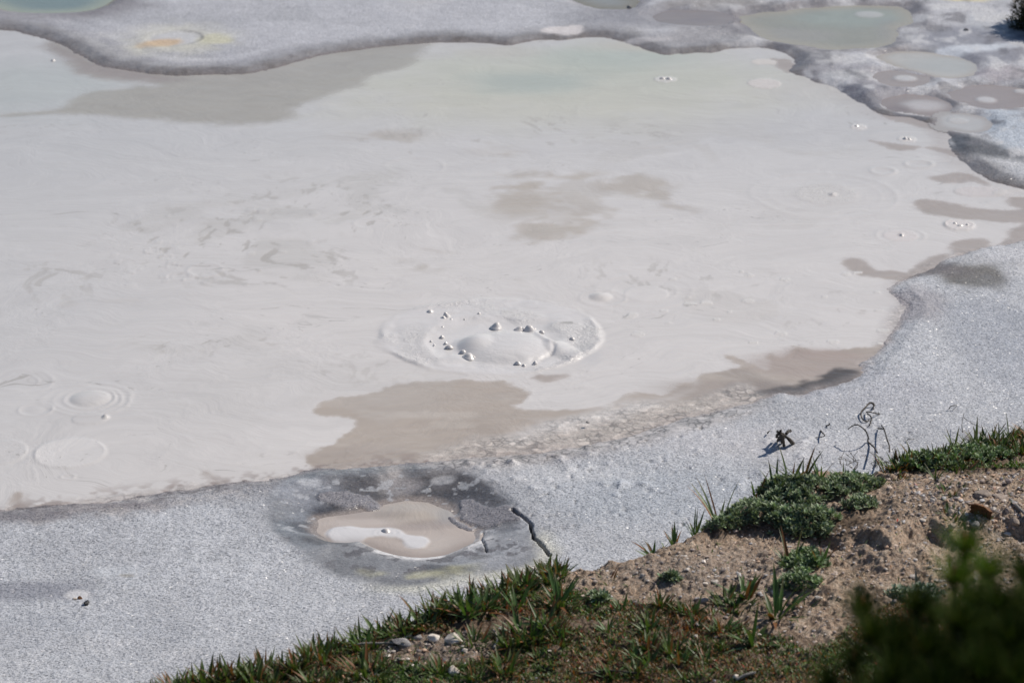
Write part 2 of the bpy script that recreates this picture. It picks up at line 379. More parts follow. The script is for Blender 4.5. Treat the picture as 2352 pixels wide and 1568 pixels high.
# dark wet margin along the shores, wider at the back
hw = .07+.20*sstep(15.5, 19, Y)+.14*nz_m+.05*nz_f
rim = sstep(hw*1.6, hw*.2, S_main+.05*nz_m)*sstep(14.6, 16.4, Y+.0*X)
col = blend(col, rim*(.85+.3*nz_f), L((114, 110, 108))); th_ = sstep(.05, .0, S_main+.02*nz_f)*sstep(14.6, 16.4, Y); col = blend(col, th_*.7, L((112, 102, 98))); wet = np.maximum(wet, rim*.5); spk = spk*(1-.6*rim)
rim2 = sstep(.34+.12*nz_m, .03, S_main+.10*nz_f)*sstep(15.6, 14, Y)*sstep(.9, -.3, X+.9*nz_l)
col = blend(col, rim2*.75, L((132, 126, 127))); col = blend(col, sstep(.0, .35, nz_vf*.6+nz_f*.6)*rim2*.85, L((92, 84, 84))); col = blend(col, sstep(-.05, -.4, nz_vf*.6+nz_f*.6)*rim2*.6, L((190, 186, 184))); crust = np.maximum(crust, rim2*.35); wet = np.maximum(wet, rim2*.4)
rimp = sstep(.06+.03*nz_m, -.02, S_main+.03*nz_f)*sstep(15.6, 14.6, Y)
col = blend(col, rimp*.75, L((150, 138, 134)))
for k in SP:
    g = .13 if k in ('green', 'brown', 'moss', 'olive') else .06
    m = sstep(g*2, g*.1, SP[k]+.10*nz_m+.04*nz_f)*np.clip(.9+.6*nz_f, 0, 1.1); c = (118, 112, 112) if k != 'green' else (112, 106, 108)
    if k == 'green': m = sstep(.62, .0, SP[k]+.12*nz_m)
    col = blend(col, m*.8, L(c)); wet = np.maximum(wet, m*.4); spk = spk*(1-.5*m)
m = sstep(.05, -.01, SP['green']+.02*nz_f); col = blend(col, m*.8, L((138, 136, 108)))
blob(1480, 45, 190, 26, 8, (126, 126, 132), .8, .5, .3, .3, .5); blob(1640, 85, 120, 22, 12, (128, 126, 130), .7)
blob(1640, 12, 130, 12, 6, (128, 124, 122), .7); blob(1700, 98, 60, 12, 4, (176, 176, 178), .8)
blob(1990, 195, 110, 40, 14, (142, 140, 146), .8, .5, .5, .3); blob(1960, 215, 45, 22, 0, (98, 98, 106), .8); blob(1900, 140, 60, 12, 8, (182, 182, 184), .7)
blob(1960, 180, 70, 12, 8, (178, 180, 182), .6); blob(2190, 208, 40, 14, 0, (176, 178, 184), .7)
blob(2270, 110, 150, 42, 18, (132, 133, 141), .95, .25, .15, .35, .8); blob(2300, 60, 70, 24, 10, (166, 172, 180), .5)
blob(2205, 122, 150, 9, 17, (196, 202, 210), .8, .4, .2); blob(2300, 175, 70, 20, 0, (148, 140, 146), .6)
blob(2245, 345, 48, 42, 38, (78, 79, 82), .95, .5, .5, .3, .4); blob(2232, 385, 40, 22, 30, (120, 118, 120), .8); blob(2320, 300, 60, 50, 0, (170, 180, 192), .8)
blob(2215, 640, 80, 34, 0, (96, 93, 88), .95, .5, .6, .2, .6); blob(2130, 622, 90, 22, -28, (108, 103, 104), .85, .5, .4); blob(2300, 585, 55, 22, -8, (184, 186, 192), .6)
blob(2100, 700, 70, 40, 0, (146, 143, 148), .7, .5, .4, .2, .3); blob(2310, 800, 90, 110, 0, (134, 140, 152), .55, .6, .5); blob(2250, 760, 60, 60, 0, (160, 164, 172), .6)
blob(2230, 3, 60, 10, 0, (196, 186, 152), .9)
blob(80, 1370, 130, 26, -3, (118, 120, 130), .7, .5, .5, .1, .2); blob(60, 1470, 300, 60, 0, (158, 162, 170), .5, .6, .4); blob(275, 1325, 60, 14, -6, (178, 182, 188), .8, .5, .3, 0, .6); blob(178, 1378, 28, 12, 0, (192, 192, 194), .8, .4, .3, 0, .8)
blob(292, 1334, 18, 4, -8, (136, 132, 124), .7, .5, .4)
blob(1500, 1150, 260, 60, 0, (156, 163, 172), .6, .5, .4); blob(2000, 900, 160, 50, -10, (166, 168, 176), .5); blob(1240, 1100, 200, 22, 0, (184, 186, 190), .6, .5, .4, .2, .4)
blob(1660, 1020, 300, 34, -8, (180, 180, 184), .6, .5, .4, .2, .45)
blob(1290, 76, 44, 8, 2, (196, 192, 192), .95, .2, .3, .2, .9); blob(1322, 70, 22, 5, 0, (196, 192, 192), .8, .2, .4, .2, .9); blob(1480, 98, 60, 5, 8, (178, 176, 178), .7)
blob(50, 1195, 120, 14, 0, (112, 108, 112), .7, .5, .5, .2, .3); blob(220, 1175, 140, 12, 3, (128, 122, 124), .6, .5, .5)
# the yellow and orange spring at the back
blob(400, 98, 110, 30, 2, (186, 185, 172), .75, .6, .5, .1, .7); blob(402, 95, 62, 17, 2, (180, 181, 184), .9, .3, .3, .3, .9)
blob(368, 106, 40, 8, 14, (186, 160, 124), .8, .6, .9); blob(495, 98, 40, 12, 4, (188, 186, 156), .6)
d, a = edist(402, 95, 62, 17, 2)
arc = np.exp(-((d-1.02)/.07)**2)*sstep(-.2, .5, (X-at(402, 95)[0])/a+.4*nz_m)
col = blend(col, arc*.6, L((118, 116, 118)))
Zg = Zg-.006*sstep(1.1, .9, d)*(S_main > .2)
# bands of layered silt above the back shore
lay = np.sin(S_main*26+2*nz_l)*.5+.5
m = sstep(.9, .15, S_main)*sstep(.05, .2, S_main)*sstep(16, 18, Y)*sstep(-1.2, -2.2, X)
col = blend(col, m*lay*.45, L((134, 134, 142)))
mott = sstep(16.3, 17.2, Y)*sstep(1.0, 2.4, X)*(S_main > 0)
mm_ = fbm(X*4.5, Y*2.6, 401, 4, .6); col = blend(col, mott*sstep(.05, .35, mm_)*.75, L((104, 103, 108))); col = blend(col, mott*sstep(-.08, -.36, mm_)*.7, L((190, 191, 194)))
# mud pot surroundings
pin = sstep(.05, -.05, S_potw)
potc = np.ones(X.shape+(3,))*L((126, 127, 130))
def pblob(cx, cy, rx, ry, rot, c, k, w=.35, n=.3):
    global potc
    d, a = edist(cx, cy, rx, ry, rot); potc = blend(potc, sstep(1+w, 1-w, d+n*nz_m+n*.7*nz_f)*k, L(c))
pblob(960, 1130, 280, 38, 3, (86, 83, 82), .97); pblob(1040, 1160, 160, 30, 12, (76, 74, 74), .95); pblob(760, 1190, 70, 50, 0, (98, 97, 99), .8)
pblob(1110, 1270, 120, 46, 0, (144, 146, 151), .8); pblob(960, 1300, 160, 26, 0, (130, 133, 138), .8); pblob(700, 1230, 60, 60, 0, (118, 122, 128), .7)
pblob(870, 1310, 150, 26, 4, (120, 121, 124), .8, .4, .5); pblob(1010, 1318, 70, 12, -2, (82, 82, 84), .9, .35, .4); pblob(900, 1100, 34, 30, 0, (150, 146, 144), .7, .5, .5)
pblob(752, 1168, 30, 16, 10, (66, 65, 66), .9, .4, .6); pblob(715, 1208, 40, 12, 0, (84, 83, 84), .8, .4, .6); pblob(745, 1245, 50, 16, 0, (86, 85, 86), .8, .4, .6); pblob(690, 1130, 80, 26, -12, (150, 153, 160), .7, .6, .5)
pblob(712, 1113, 24, 7, -12, (186, 188, 192), .8, .5, .8); pblob(905, 1088, 12, 22, 8, (168, 163, 160), .75, .6, .8); pblob(930, 1112, 34, 12, 0, (150, 146, 146), .7, .6, .8); pblob(1018, 1105, 22, 6, 10, (176, 176, 178), .8, .5, .7); pblob(1090, 1185, 70, 30, 10, (112, 110, 112), .6, .5, .8); pblob(1100, 1290, 30, 8, 0, (112, 111, 112), .8, .4, .6); pblob(1055, 1278, 18, 6, 0, (110, 108, 110), .8, .4, .6); pblob(880, 1262, 40, 10, 8, (106, 103, 103), .8, .4, .6)
pot = potc*(1+.22*nz_f+.16*nz_vf+.10*nz_m)[..., None]
lipw = np.exp(-((S_pot-.06)/.04)**2)*near*sstep(at(800, 1230)[0], at(900, 1230)[0], X)
pot = blend(pot, np.clip(lipw*1.2, 0, 1)*.9, L((204, 203, 204)))
lipt = np.exp(-((S_pot-.016)/.014)**2)*near; pot = blend(pot, lipt*.8, L((168, 156, 142)))
spots = sstep(.16, .24, fbm(X*17, Y*17, 77, 3))*near*sstep(.02, .08, S_pot)*sstep(.4, .25, S_pot); pot = blend(pot, spots*.85, L((96, 94, 96)))
rag = sstep(.075, -.005, S_pot+.05*nz_m+.035*nz_f)*(1-near); pot = blend(pot, rag*.8, L((150, 140, 133)))
pot = blend(pot, isl, L((128, 126, 130)))
chips = sstep(.30, .38, fbm(X*22+5, Y*22, 91, 3))*(1-near)*(1-isl); pot = blend(pot, chips*.6, L((176, 178, 182)))
yel = sstep(.085, .02, np.abs(S_potw+.05+.04*nz_m))*near*sstep(at(720, 1300)[0], at(900, 1300)[0], X)*sstep(at(1130, 1330)[0], at(1060, 1330)[0], X)
pot = blend(pot, yel*.55*sstep(-.1, .4, nz_m+.5*nz_f), L((180, 177, 142)))
col = blend(col, pin, 0*L((0, 0, 0)))+pot*pin[..., None]
col = blend(col, sstep(.25, -.02, S_potw+.10*nz_m+.06*nz_f)*(1-pin)*.5*(1-near), L((132, 134, 140))); m = sstep(.12, .0, S_potw)*(1-pin)*near; col = blend(col, m*.5*sstep(at(800, 1300)[0], at(950, 1300)[0], X), L((196, 194, 170)))
spk = spk*(1-.7*pin)+.4*isl*pin; wet = np.maximum(wet*(1-pin), pin*(.9-.45*isl-.35*near))
for q, c in ((S_cr, .007), (S_cr2, .003)): col = blend(col, sstep(c*1.5, c*.5, q)*.85, (.030, .030, .028))  # groove shade painted into the crack colour, deepening the real shadow
# pale pebbly crust band above the near shoreline
cb = [(985,1068),(1060,1050),(1200,1040),(1330,1020),(1500,982),(1600,955),(1700,932),(1760,925),(1700,965),(1560,1005),(1400,1045),(1250,1068),(1100,1082),(1000,1088)]
m = sstep(.08, -.08, sdf(cb, .5)+.06*nz_m); crust = np.maximum(crust, m*1.0); wet = np.maximum(wet, m*.4); col = blend(col, m*.6, L((184, 179, 176)))
spk = spk*(1-.5*m); spk = np.clip(spk*(1-.35*far), 0, 1)
# sparse round pits and pale blisters on the near flat
def pits(n, x0, x1, y0, y1, r0, r1, dz, dark):
    global Zg, col
    for _ in range(n):
        cx, cy = random.uniform(x0, x1), random.uniform(y0, y1); wx, wy = at(cx, cy); r = random.uniform(r0, r1)
        i = np.searchsorted(rowy, [wy-3*r, wy+3*r]); 
        j = np.searchsorted(cols, [cx-3*r*FPX/13-4, cx+3*r*FPX/13+4])
        sl = (slice(i[0], i[1]+1), slice(j[0], j[1]+1))
        d = np.sqrt((X[sl]-wx)**2+((Y[sl]-wy)*random.uniform(.7, 1.2))**2)/r
        g = np.exp(-d**2*1.4); mm = g*(S_main[sl] > .02)*(S_potw[sl] > -.02)
        Zg[sl] += dz*mm*r; col[sl] = col[sl]*(1+dark*mm[..., None])
pits(110, 1180, 2100, 960, 1240, .005, .013, -.9, -.2); pits(45, 1250, 2050, 960, 1200, .010, .020, -.55, -.16); pits(60, 1100, 1900, 1000, 1150, .015, .035, .35, .10); pits(60, 700, 1200, 1060, 1160, .010, .03, .4, .25); pits(160, 500, 2300, 940, 1500, .004, .008, -.8, -.4)
col = np.clip(col, 0, .85)

# ---- grid index helpers
IDX = np.arange(NR*NC).reshape(NR, NC)
QA = np.stack([IDX[:-1, :-1], IDX[:-1, 1:], IDX[1:, 1:], IDX[1:, :-1]], -1)
def sheet(name, Z, mask, mat, attrs, kind='structure'):
    fm = mask[:-1, :-1] | mask[1:, :-1] | mask[:-1, 1:] | mask[1:, 1:]
    F = QA[fm]; u, inv = np.unique(F, return_inverse=True); F = inv.reshape(-1, 4)
    V = np.stack([X.ravel()[u], Y.ravel()[u], Z.ravel()[u]], 1)
    A = {k: (a.reshape(-1, 3)[u] if a.ndim == 3 else a.ravel()[u]) for k, a in attrs.items()}
    return tag(mk(name, V, F, mat, A), kind=kind)
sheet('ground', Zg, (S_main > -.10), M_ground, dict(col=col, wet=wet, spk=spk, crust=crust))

# ---------------------------------------------------------------- main mud pool: height and colour
Zp = np.zeros_like(X); foam = np.zeros_like(X)
pc = np.ones(X.shape+(3,))*L((203, 201, 201))
lw = sstep(-.6, -3.8, X+.6*nz_l)+.0; pc = blend(pc, np.clip(lw, 0, 1)*.8, L((186, 187, 190)))  # left part darker: lens falloff and sky reflection put into the mud colour
pc = blend(pc, sstep(14.5, 19, Y)*.6, L((181, 183, 186)))  # far part greyer, the same falloff and reflection painted in
pw = np.zeros_like(X); pcr = np.zeros_like(X)
def ptint(cx, cy, rx, ry, rot, c, k, w=.6, n=.25, wv=0.0):
    global pc, pw
    d, a = edist(cx, cy, rx, ry, rot); m = sstep(1+w, 1-w, d+n*nz_m+n*.6*nz_l+n*.45*nz_f)*k
    pc = blend(pc, m, L(c)); pw = np.maximum(pw, m*wv)
ptint(1300, 195, 520, 85, 2, (190, 190, 178), .8); ptint(1320, 165, 380, 52, 1, (182, 186, 177), .6); ptint(1420, 130, 180, 32, 0, (170, 179, 172), .7); ptint(1220, 190, 140, 24, 0, (166, 175, 170), .7)
ptint(1500, 105, 160, 14, 4, (190, 186, 176), .6); ptint(1150, 120, 90, 14, 0, (186, 184, 178), .6); ptint(60, 200, 220, 60, 0, (174, 180, 180), .7); ptint(1850, 300, 250, 40, 6, (184, 184, 186), .5)
ptint(1900, 205, 160, 30, 10, (188, 186, 182), .6)
def tan(poly, c, k=.95, w=.03, n1=.045, n2=.02, wv=.8, smooth=True, edge=True):
    global pc, pw
    s = sdf(poly, .5, smooth)+n1*nz_m+1.6*n2*nz_f+.016*nz_vf
    m = sstep(w, -w, s)*k
    m = m*(1+.10*nz_m+.07*fbm(X*6, Y*16, 55, 3)); m = np.clip(m, 0, 1)
    pc = blend(pc, m, L(c)); pw = np.maximum(pw, m*wv); return s
tan([(104,110),(114,120),(140,127),(167,135),(154,147),(184,161),(214,174),(251,179),(284,181),(335,187),(361,197),(318,197),(268,207),(201,217),(167,231),(134,249),(67,259),(0,266),(0,268),(134,263),(234,266),(335,274),(435,283),(535,286),(636,281),(669,268),(686,248),(736,227),(786,206),(826,196),(843,174),(913,161),(947,140),(977,120),(962,98),(900,96),(790,110),(700,130),(640,140),(585,155),(530,160),(460,160),(400,162),(334,157),(284,150),(241,145),(214,134),(187,119),(150,97),(120,92)], (160, 156, 147), .86, .08, .08)
tan([(104,110),(154,147),(214,174),(284,181),(335,187),(420,186),(330,165),(240,150),(180,122),(124,99)], (146, 135, 130), .7, .12, .08)
T3 = [(717,942),(760,922),(800,912),(860,905),(900,890),(940,880),(1000,878),(1050,873),(1100,879),(1150,876),(1170,888),(1222,905),(1200,925),(1168,930),(1200,940),(1240,944),(1300,937),(1390,936),(1420,922),(1470,902),(1530,904),(1560,882),(1600,876),(1610,858),(1690,846),(1660,815),(1700,820),(1735,842),(1770,848),(1764,812),(1800,822),(1825,797),(1870,805),(1920,808),(1960,797),(2010,795),(2040,800),(2010,870),(1900,910),(1700,950),(1560,990),(1400,1035),(1240,1060),(1040,1075),(900,1085),(790,1090),(722,1080),(712,1040),(760,1012),(790,998),(812,966),(780,955),(735,955)]
s3 = tan(T3, (172, 163, 154), 1, .022, .03, .02)
m = sstep(.02, -.02, s3)*sstep(-.1, .4, fbm(wx_*3 if 0 else X*2.4, Y*5.5, 56, 4, .6)); pc = blend(pc, m*.45, L((158, 148, 139))); m = sstep(.02, -.02, s3)*sstep(.1, .5, fbm(X*3.1+7, Y*7, 57, 4, .6)); pc = blend(pc, m*.4, L((190, 184, 177)))
ptint(1640, 900, 120, 26, -8, (160, 151, 144), .8, .5, .3, .8); ptint(1745, 890, 80, 16, -6, (140, 131, 124), .8, .6, .4, .8); ptint(1900, 815, 110, 14, -6, (160, 146, 138), .7, .6, .5, .8); ptint(1850, 840, 140, 28, -8, (166, 154, 147), .7, .5, .3, .8); ptint(820, 1040, 110, 24, 0, (162, 153, 146), .6, .5, .3, .8)
tan([(1986,851),(1930,845),(1880,864),(1820,884),(1760,888),(1720,898),(1740,918),(1680,935),(1760,925),(1830,915),(1920,892),(1965,876)], (84, 77, 69), 1, .03, .025, .03)
tan([(1690,846),(1720,852),(1760,868),(1800,884),(1760,900),(1700,880),(1650,858)], (150, 142, 135), .5, .06)
for q in ([(1943,595),(1960,590),(1990,600),(2020,620),(2065,622),(2085,635),(2040,643),(1990,635),(1950,622),(1938,608)],
          [(2094,466),(2128,456),(2201,468),(2302,483),(2380,480),(2380,512),(2268,506),(2184,502),(2117,488)],
          [(2141,408),(2201,395),(2250,405),(2290,440),(2240,418),(2184,421)], [(1997,324),(2044,328),(2114,338),(2067,348)], [(2128,338),(2195,346),(2210,362),(2168,353)],
          [(2184,556),(2220,549),(2261,547),(2290,560),(2240,580),(2195,582)], [(2312,462),(2352,440),(2500,440),(2500,480),(2352,480)], [(2310,545),(2330,520),(2500,505),(2500,560),(2300,570)],
          [(455,1078),(480,1083),(505,1098),(520,1114),(490,1116),(478,1096)], [(1768,136),(1800,134),(1822,140),(1830,160),(1808,168),(1780,152)], [(2010,255),(2060,262),(2130,278),(2140,296),(2060,280)],
          [(1232,862),(1300,857),(1292,870),(1258,880),(1232,875)], [(30,1150),(42,1132),(55,1150),(60,1180),(20,1180)], [(2120,600),(2150,585),(2180,590),(2130,640),(2080,660),(2060,645)]):
    tan(q, (164, 155, 148), .9, .03, .03, .02)
for (cx, cy, rx, ry, rot, k) in ((1205,435,45,26,10,.8),(1228,470,50,16,-8,.8),(1235,535,75,22,-4,.85),(1330,512,38,10,-20,.7),(1460,430,80,22,10,.85),(1380,480,30,8,-8,.7),(1120,350,60,10,14,.6),(860,315,95,7,3,.6),(1205,455,60,45,0,.35),(930,598,45,8,-20,.6),(1000,575,35,4,-22,.7),(1190,400,60,10,0,.5),(1190,590,20,10,0,.5),(1190,645,15,6,0,.4),(1380,400,40,7,0,.5),(285,690,45,5,-4,.5),(160,697,14,7,0,.5),(1380,690,120,30,0,.12),(1460,505,60,8,0,.25)):
    ptint(cx, cy, rx, ry, rot, (178, 172, 164), k*.35, .6, 1.3, .3)
wx_ = X+.35*fbm(X*1.1, Y*1.1, 201, 3); wy_ = Y+.5*fbm(X*1.1, Y*1.1, 202, 3)
W1 = fbm(wx_*1.7, wy_*1.5, 203, 5, .55); W2 = fbm(wx_*15, wy_*9, 204, 4, .55)
def wisp(cx, cy, rx, ry, k, th=.10, c=(176, 170, 162), n=None):
    global pc, pw
    d, a = edist(cx, cy, rx, ry); e = sstep(1.25, .35, d); m = sstep(th, th+.22, (W1 if n is None else n)*1.2+e*.42-.22)*e*k
    pc = blend(pc, m, L(c)); pw = np.maximum(pw, m*.4)
wisp(1330, 455, 260, 100, .45, .06)
for q in ([(1395,408),(1440,404),(1482,410),(1532,425),(1529,445),(1549,465),(1580,484),(1536,468),(1505,452),(1455,441),(1388,438),(1370,424)],
          [(1154,448),(1188,428),(1238,425),(1221,441),(1255,448),(1290,462),(1261,468),(1204,482),(1181,492),(1154,482),(1141,468)],
          [(1171,398),(1240,392),(1300,402),(1390,398),(1400,404),(1300,412),(1240,405),(1180,412)],
          [(1178,512),(1240,512),(1300,522),(1360,498),(1352,522),(1310,535),(1270,552),(1210,555),(1175,540)],
          [(1330,488),(1400,476),(1425,480),(1390,492),(1345,498)], [(1160,428),(1210,420),(1225,428),(1180,436)]):
    tan(q, (176, 169, 160), .75, .09, .10, .07, .4)
wisp(1280, 480, 190, 60, .4, .0, n=fbm(wx_*4, wy_*3.4, 210, 4, .6)); wisp(880, 318, 170, 24, .7, .06); wisp(1120, 350, 120, 40, .5); wisp(950, 600, 110, 40, .6, .06)
wisp(520, 560, 420, 130, .35, .10, (178, 176, 172)); wisp(900, 450, 300, 100, .35, .10, (178, 176, 172)); wisp(1600, 350, 400, 90, .3, .10, (180, 177, 172)); wisp(1750, 680, 300, 90, .25, .10, (184, 180, 175)); wisp(450, 780, 260, 60, .35, .10, (178, 176, 173)); wisp(700, 900, 500, 120, .2, .10, (182, 180, 178)); wisp(1860, 560, 300, 120, .2, .1, (184, 181, 176))
for (cx, cy, rx, ry, k) in ((430, 540, 260, 80, .8), (640, 610, 300, 70, .8), (850, 510, 120, 50, .9), (1010, 330, 330, 50, .6), (480, 785, 200, 46, .7), (1560, 640, 330, 60, .6), (1230, 300, 160, 40, .7), (1450, 310, 120, 40, .6), (130, 640, 160, 60, .6), (700, 450, 300, 60, .6), (1900, 720, 180, 80, .5), (820, 840, 200, 60, .35)):
    d, a = edist(cx, cy, rx, ry); m = sstep(.30, .48, W2+.35*W1)*sstep(1.2, .3, d)*k*.7; pc = blend(pc, m, L((160, 156, 150))); Zp = Zp-.0012*m
# drying crust on the shallows
m = sstep(.06, -.06, sdf([(985,1068),(1000,1040),(1100,1010),(1190,1000),(1250,968),(1400,940),(1560,915),(1700,880),(1760,905),(1760,930),(1560,1000),(1300,1045),(1100,1062)], .5)+.09*nz_m+.03*nz_f)
pcr = np.maximum(pcr, m*.9); pc = blend(pc, m*.6, L((186, 180, 176)))
m = sstep(.10, -.10, sdf([(1190,990),(1260,965),(1400,935),(1560,905),(1600,880),(1560,915),(1420,955),(1290,985),(1200,1006)], .5)+.08*nz_m+.05*nz_f); pc = blend(pc, m*.7, L((202, 200, 200)))
m = sstep(.10, -.02, -S_main+.07*nz_m+.04*nz_f)*sstep(15.8, 14.6, Y); pcr = np.maximum(pcr, m*.6); pc = blend(pc, m*.45, L((168, 158, 153))); m2 = sstep(.22, .0, -S_main+.08*nz_m)*sstep(15.8, 14.6, Y)*sstep(.0, .35, nz_vf*.6+nz_f*.6)*sstep(.5, -.5, X); pc = blend(pc, m2*.7, L((140, 127, 120)))
m = sstep(.22, .05, -S_main+.08*nz_m)*sstep(16, 17.5, Y)*sstep(1.8, 4.2, X); pc = blend(pc, m*.7, L((158, 148, 143)))
# rings, domes and discs raised in the mud
def ring(cx, cy, rx, ry=None, rot=0, amp=.006, w=.06, jag=.15):
    global Zp
    d, a = edist(cx, cy, rx, ry, rot); Zp = Zp+.42*amp*np.exp(-((d-1+jag*.3*nz_m)/(w*1.25))**2)*(1+.9*nz_m)
def disc(cx, cy, rx, ry=None, rot=0, h=.006, c=None, f=0.0, w=.05, k=1.0):
    global Zp, pc, foam
    d, a = edist(cx, cy, rx, ry, rot); m = sstep(1+w, 1-w, d+.04*nz_m)
    Zp = Zp+.45*h*m
    if c: pc = blend(pc, m*k, L(c))
    foam = np.maximum(foam, m*f)
def dome(cx, cy, rx, ry=None, rot=0, h=.03, p=2.0, f=1.0):
    global Zp
    d, a = edist(cx, cy, rx, ry, rot); Zp = Zp+h*np.clip(1-np.clip(d, 0, 1)**p, 0, 1)**f
disc(1131, 770, 255, 86, -3, .010, (205, 204, 206), .9, .035, .7); ring(1131, 770, 253, 86, -3, .007, .02, .5)
ring(1131, 770, 225, 76, -3, -.006, .05, .8); ring(1150, 785, 178, 58, -3, .012, .09, 1.4)
d, a = edist(1165, 795, 190, 62, -3); Zp = Zp-.006*sstep(1.05, .8, d+.12*nz_m); foam = foam*(1-.85*sstep(1.0, .75, d+.2*nz_m))*sstep(-.35, .35, nz_m+.3*nz_f); pc = blend(pc, sstep(1.05, .8, d)*.6, L((206, 206, 208)))
dome(1163, 797, 114, 40, -2, .040, 3.4, 1.3); dome(1085, 793, 52, 24, 0, .022, 2, 1.6)
dome(1292, 806, 38, 26, 28, .024, 2.2, 1.3); dome(1045, 825, 34, 12, 0, .010); 
RG = [(1226,762),(1240,776),(1255,786),(1268,795)]; s_ = sdf(RG, .3, True, False); Zp = Zp+.014*np.exp(-(s_/.022)**2)
RG = [(1268,795),(1272,806),(1265,816),(1252,822),(1240,828)]; s_ = sdf(RG, .3, True, False); Zp = Zp-.007*np.exp(-((s_+.006*nz_f)/.010)**2)
ptint(1350, 815, 34, 26, 0, (192, 192, 195), .5, .4, .3)
disc(1485, 675, 51, 18, 0, .006, (206, 204, 204), 0, .05); ring(1385, 685, 52, 18, 0, .006, .06); dome(1380, 682, 28, 10, 0, .016)
for r_ in (75, 110, 150): ring(1480, 668, r_, r_*.35, 0, .0025, .05)
dome(208, 915, 48, 19, 0, .014, 3); ring(208, 916, 58, 24, 0, .007, .06, .5); ring(208, 918, 77, 31, 0, .005, .05, .8); ring(210, 918, 97, 39, 0, .005, .05, 1)
ring(82, 940, 39, 15, 0, .006, .07); ring(82, 940, 24, 9, 0, -.005, .3); ring(40, 878, 48, 17, 0, .004, .06); ring(40, 878, 80, 30, 0, .003, .05)
disc(160, 1040, 80, 33, 0, .008, (205, 204, 205), 0, .04); ring(160, 1040, 82, 34, 0, .006, .04, .4); disc(10, 1038, 52, 28, 0, .007, None); ring(155, 1095, 16, 5, 0, .008, .2)
disc(205, 962, 40, 13, 0, .006, None); dome(243, 958, 10, 4, 0, .016)
ring(1895, 447, 62, 22, 0, .003, .12, 1); 
for r_, a_ in ((95, .002), (130, .003), (168, .006)): ring(1895, 447, r_, r_*.31, 4, a_*.6, .035, .2)
disc(1895, 445, 78, 24, 0, .002, (200, 198, 198), .5, .3, .5); dome(1913, 447, 12, 4, 0, .012)
ring(2068, 541, 56, 18, 2, .004, .07); disc(2068, 541, 40, 13, 0, .006, (206, 202, 202), 0); dome(2070, 540, 8, 3, 0, .012)
disc(2203, 517, 34, 12, 0, .010, (208, 204, 204), .3); ring(2203, 517, 34, 12, 0, .010, .08)
disc(2250, 440, 60, 12, 2, .006, (200, 196, 196), .2); ring(2110, 377, 32, 8, 8, .010, .14); ring(2028, 393, 28, 8, 8, .012, .16); disc(2325, 445, 45, 9, 3, .006, (200, 197, 196), .2)
disc(1528, 183, 26, 7, 0, .006, (204, 204, 202), .3); disc(1755, 192, 38, 11, 0, .004, (200, 196, 194), .3); disc(1972, 292, 18, 6, 0, .008, (204, 202, 202), .2); disc(2083, 320, 22, 7, 0, .008, (204, 202, 202), .2)
disc(1540, 115, 40, 9, 0, .006, (200, 196, 194), 0, .2); disc(1755, 143, 30, 7, 0, .006, (202, 198, 194), 0)
ring(955, 380, 68, 20, 0, .004, .06, 1); ring(855, 512, 45, 12, 0, .004, .1, 1)
for (cx, cy, rx) in ((352,575,20),(352,575,11),(380,590,16),(396,611,15),(415,635,20),(440,641,18),(412,635,30),(470,620,40)): ring(cx, cy, rx, rx*.38, 0, .005, .10, .6)
for _ in range(26):
    cx, cy = random.uniform(260, 900), random.uniform(480, 680); rx = random.uniform(5, 13); disc(cx, cy, rx, rx*.4, 0, .004, None)
for _ in range(24):
    cx, cy = random.uniform(1350, 2050), random.uniform(620, 800); rx = random.uniform(5, 16); disc(cx, cy, rx, rx*.3, 0, .003, (204, 202, 201), .2)
ring(860, 900, 400, 150, 0, .0015, .02, 2)
Zp = Zp+.0014*fbm(wx_*5, wy_*8, 51, 3)
Zp = np.where(S_main > .0, np.minimum(Zp, .004), Zp)
sheet('mud_pool', Zp, (S_main < .10), M_pool, dict(col=np.clip(pc*np.array([1.045, 1.03, 1.0]), 0, .85), wet=pw, foam=foam, crust=pcr))

# ---- small pools, each a sheet of its own
def small_pool(name, S, z, c, extra=()):
    global pc, pw, foam, pcr, Zp
    pc = np.ones(X.shape+(3,))*L(c); pw = np.full_like(X, .4); foam = np.zeros_like(X); pcr = np.zeros_like(X); Zp = np.full_like(X, z)
    for fn in extra: fn()
    return sheet(name, Zp, (S < .05), M_pool, dict(col=np.clip(pc, 0, .85), wet=pw, foam=foam, crust=pcr))
def rimc(S, c, w=.12, k=.8):
    def f():
        global pc
        pc = blend(pc, sstep(w, 0, -S+.03*nz_m)*k, L(c))
    return f
T = lambda *a, **k: (lambda: ptint(*a, **k)); D = lambda *a, **k: (lambda: disc(*a, **k))
small_pool('hot_spring', SP['green'], 0, (128, 140, 135), [T(130, 5, 90, 18, 0, (118, 133, 131), .8), rimc(SP['green'], (158, 164, 146), .25)])
small_pool('hot_spring', SP['olive'], -.004, (148, 147, 134), [T(1950, 40, 130, 24, 10, (152, 160, 150), .7), T(2060, 80, 40, 30, 0, (142, 142, 140), .7), T(1800, 80, 110, 16, 8, (158, 154, 146), .6), rimc(SP['olive'], (164, 158, 142), .25), D(1995, 33, 32, 7, 0, .008, (178, 178, 174), 0, .2)])
small_pool('mud_basin', SP['pale'], .0015, (182, 180, 174), [rimc(SP['pale'], (172, 164, 152), .12), T(2180, 150, 80, 18, 8, (170, 173, 170), .6)])
small_pool('mud_basin', SP['ring'], .003, (156, 147, 141), [D(2078, 182, 26, 7, 3, .012, (192, 190, 190), .4, .25)])
small_pool('mud_basin', SP['twin'], -.002, (150, 140, 134), [D(2120, 243, 46, 12, 4, .01, (186, 182, 182), .4, .5), T(2060, 255, 34, 14, 0, (132, 122, 118), .8)])
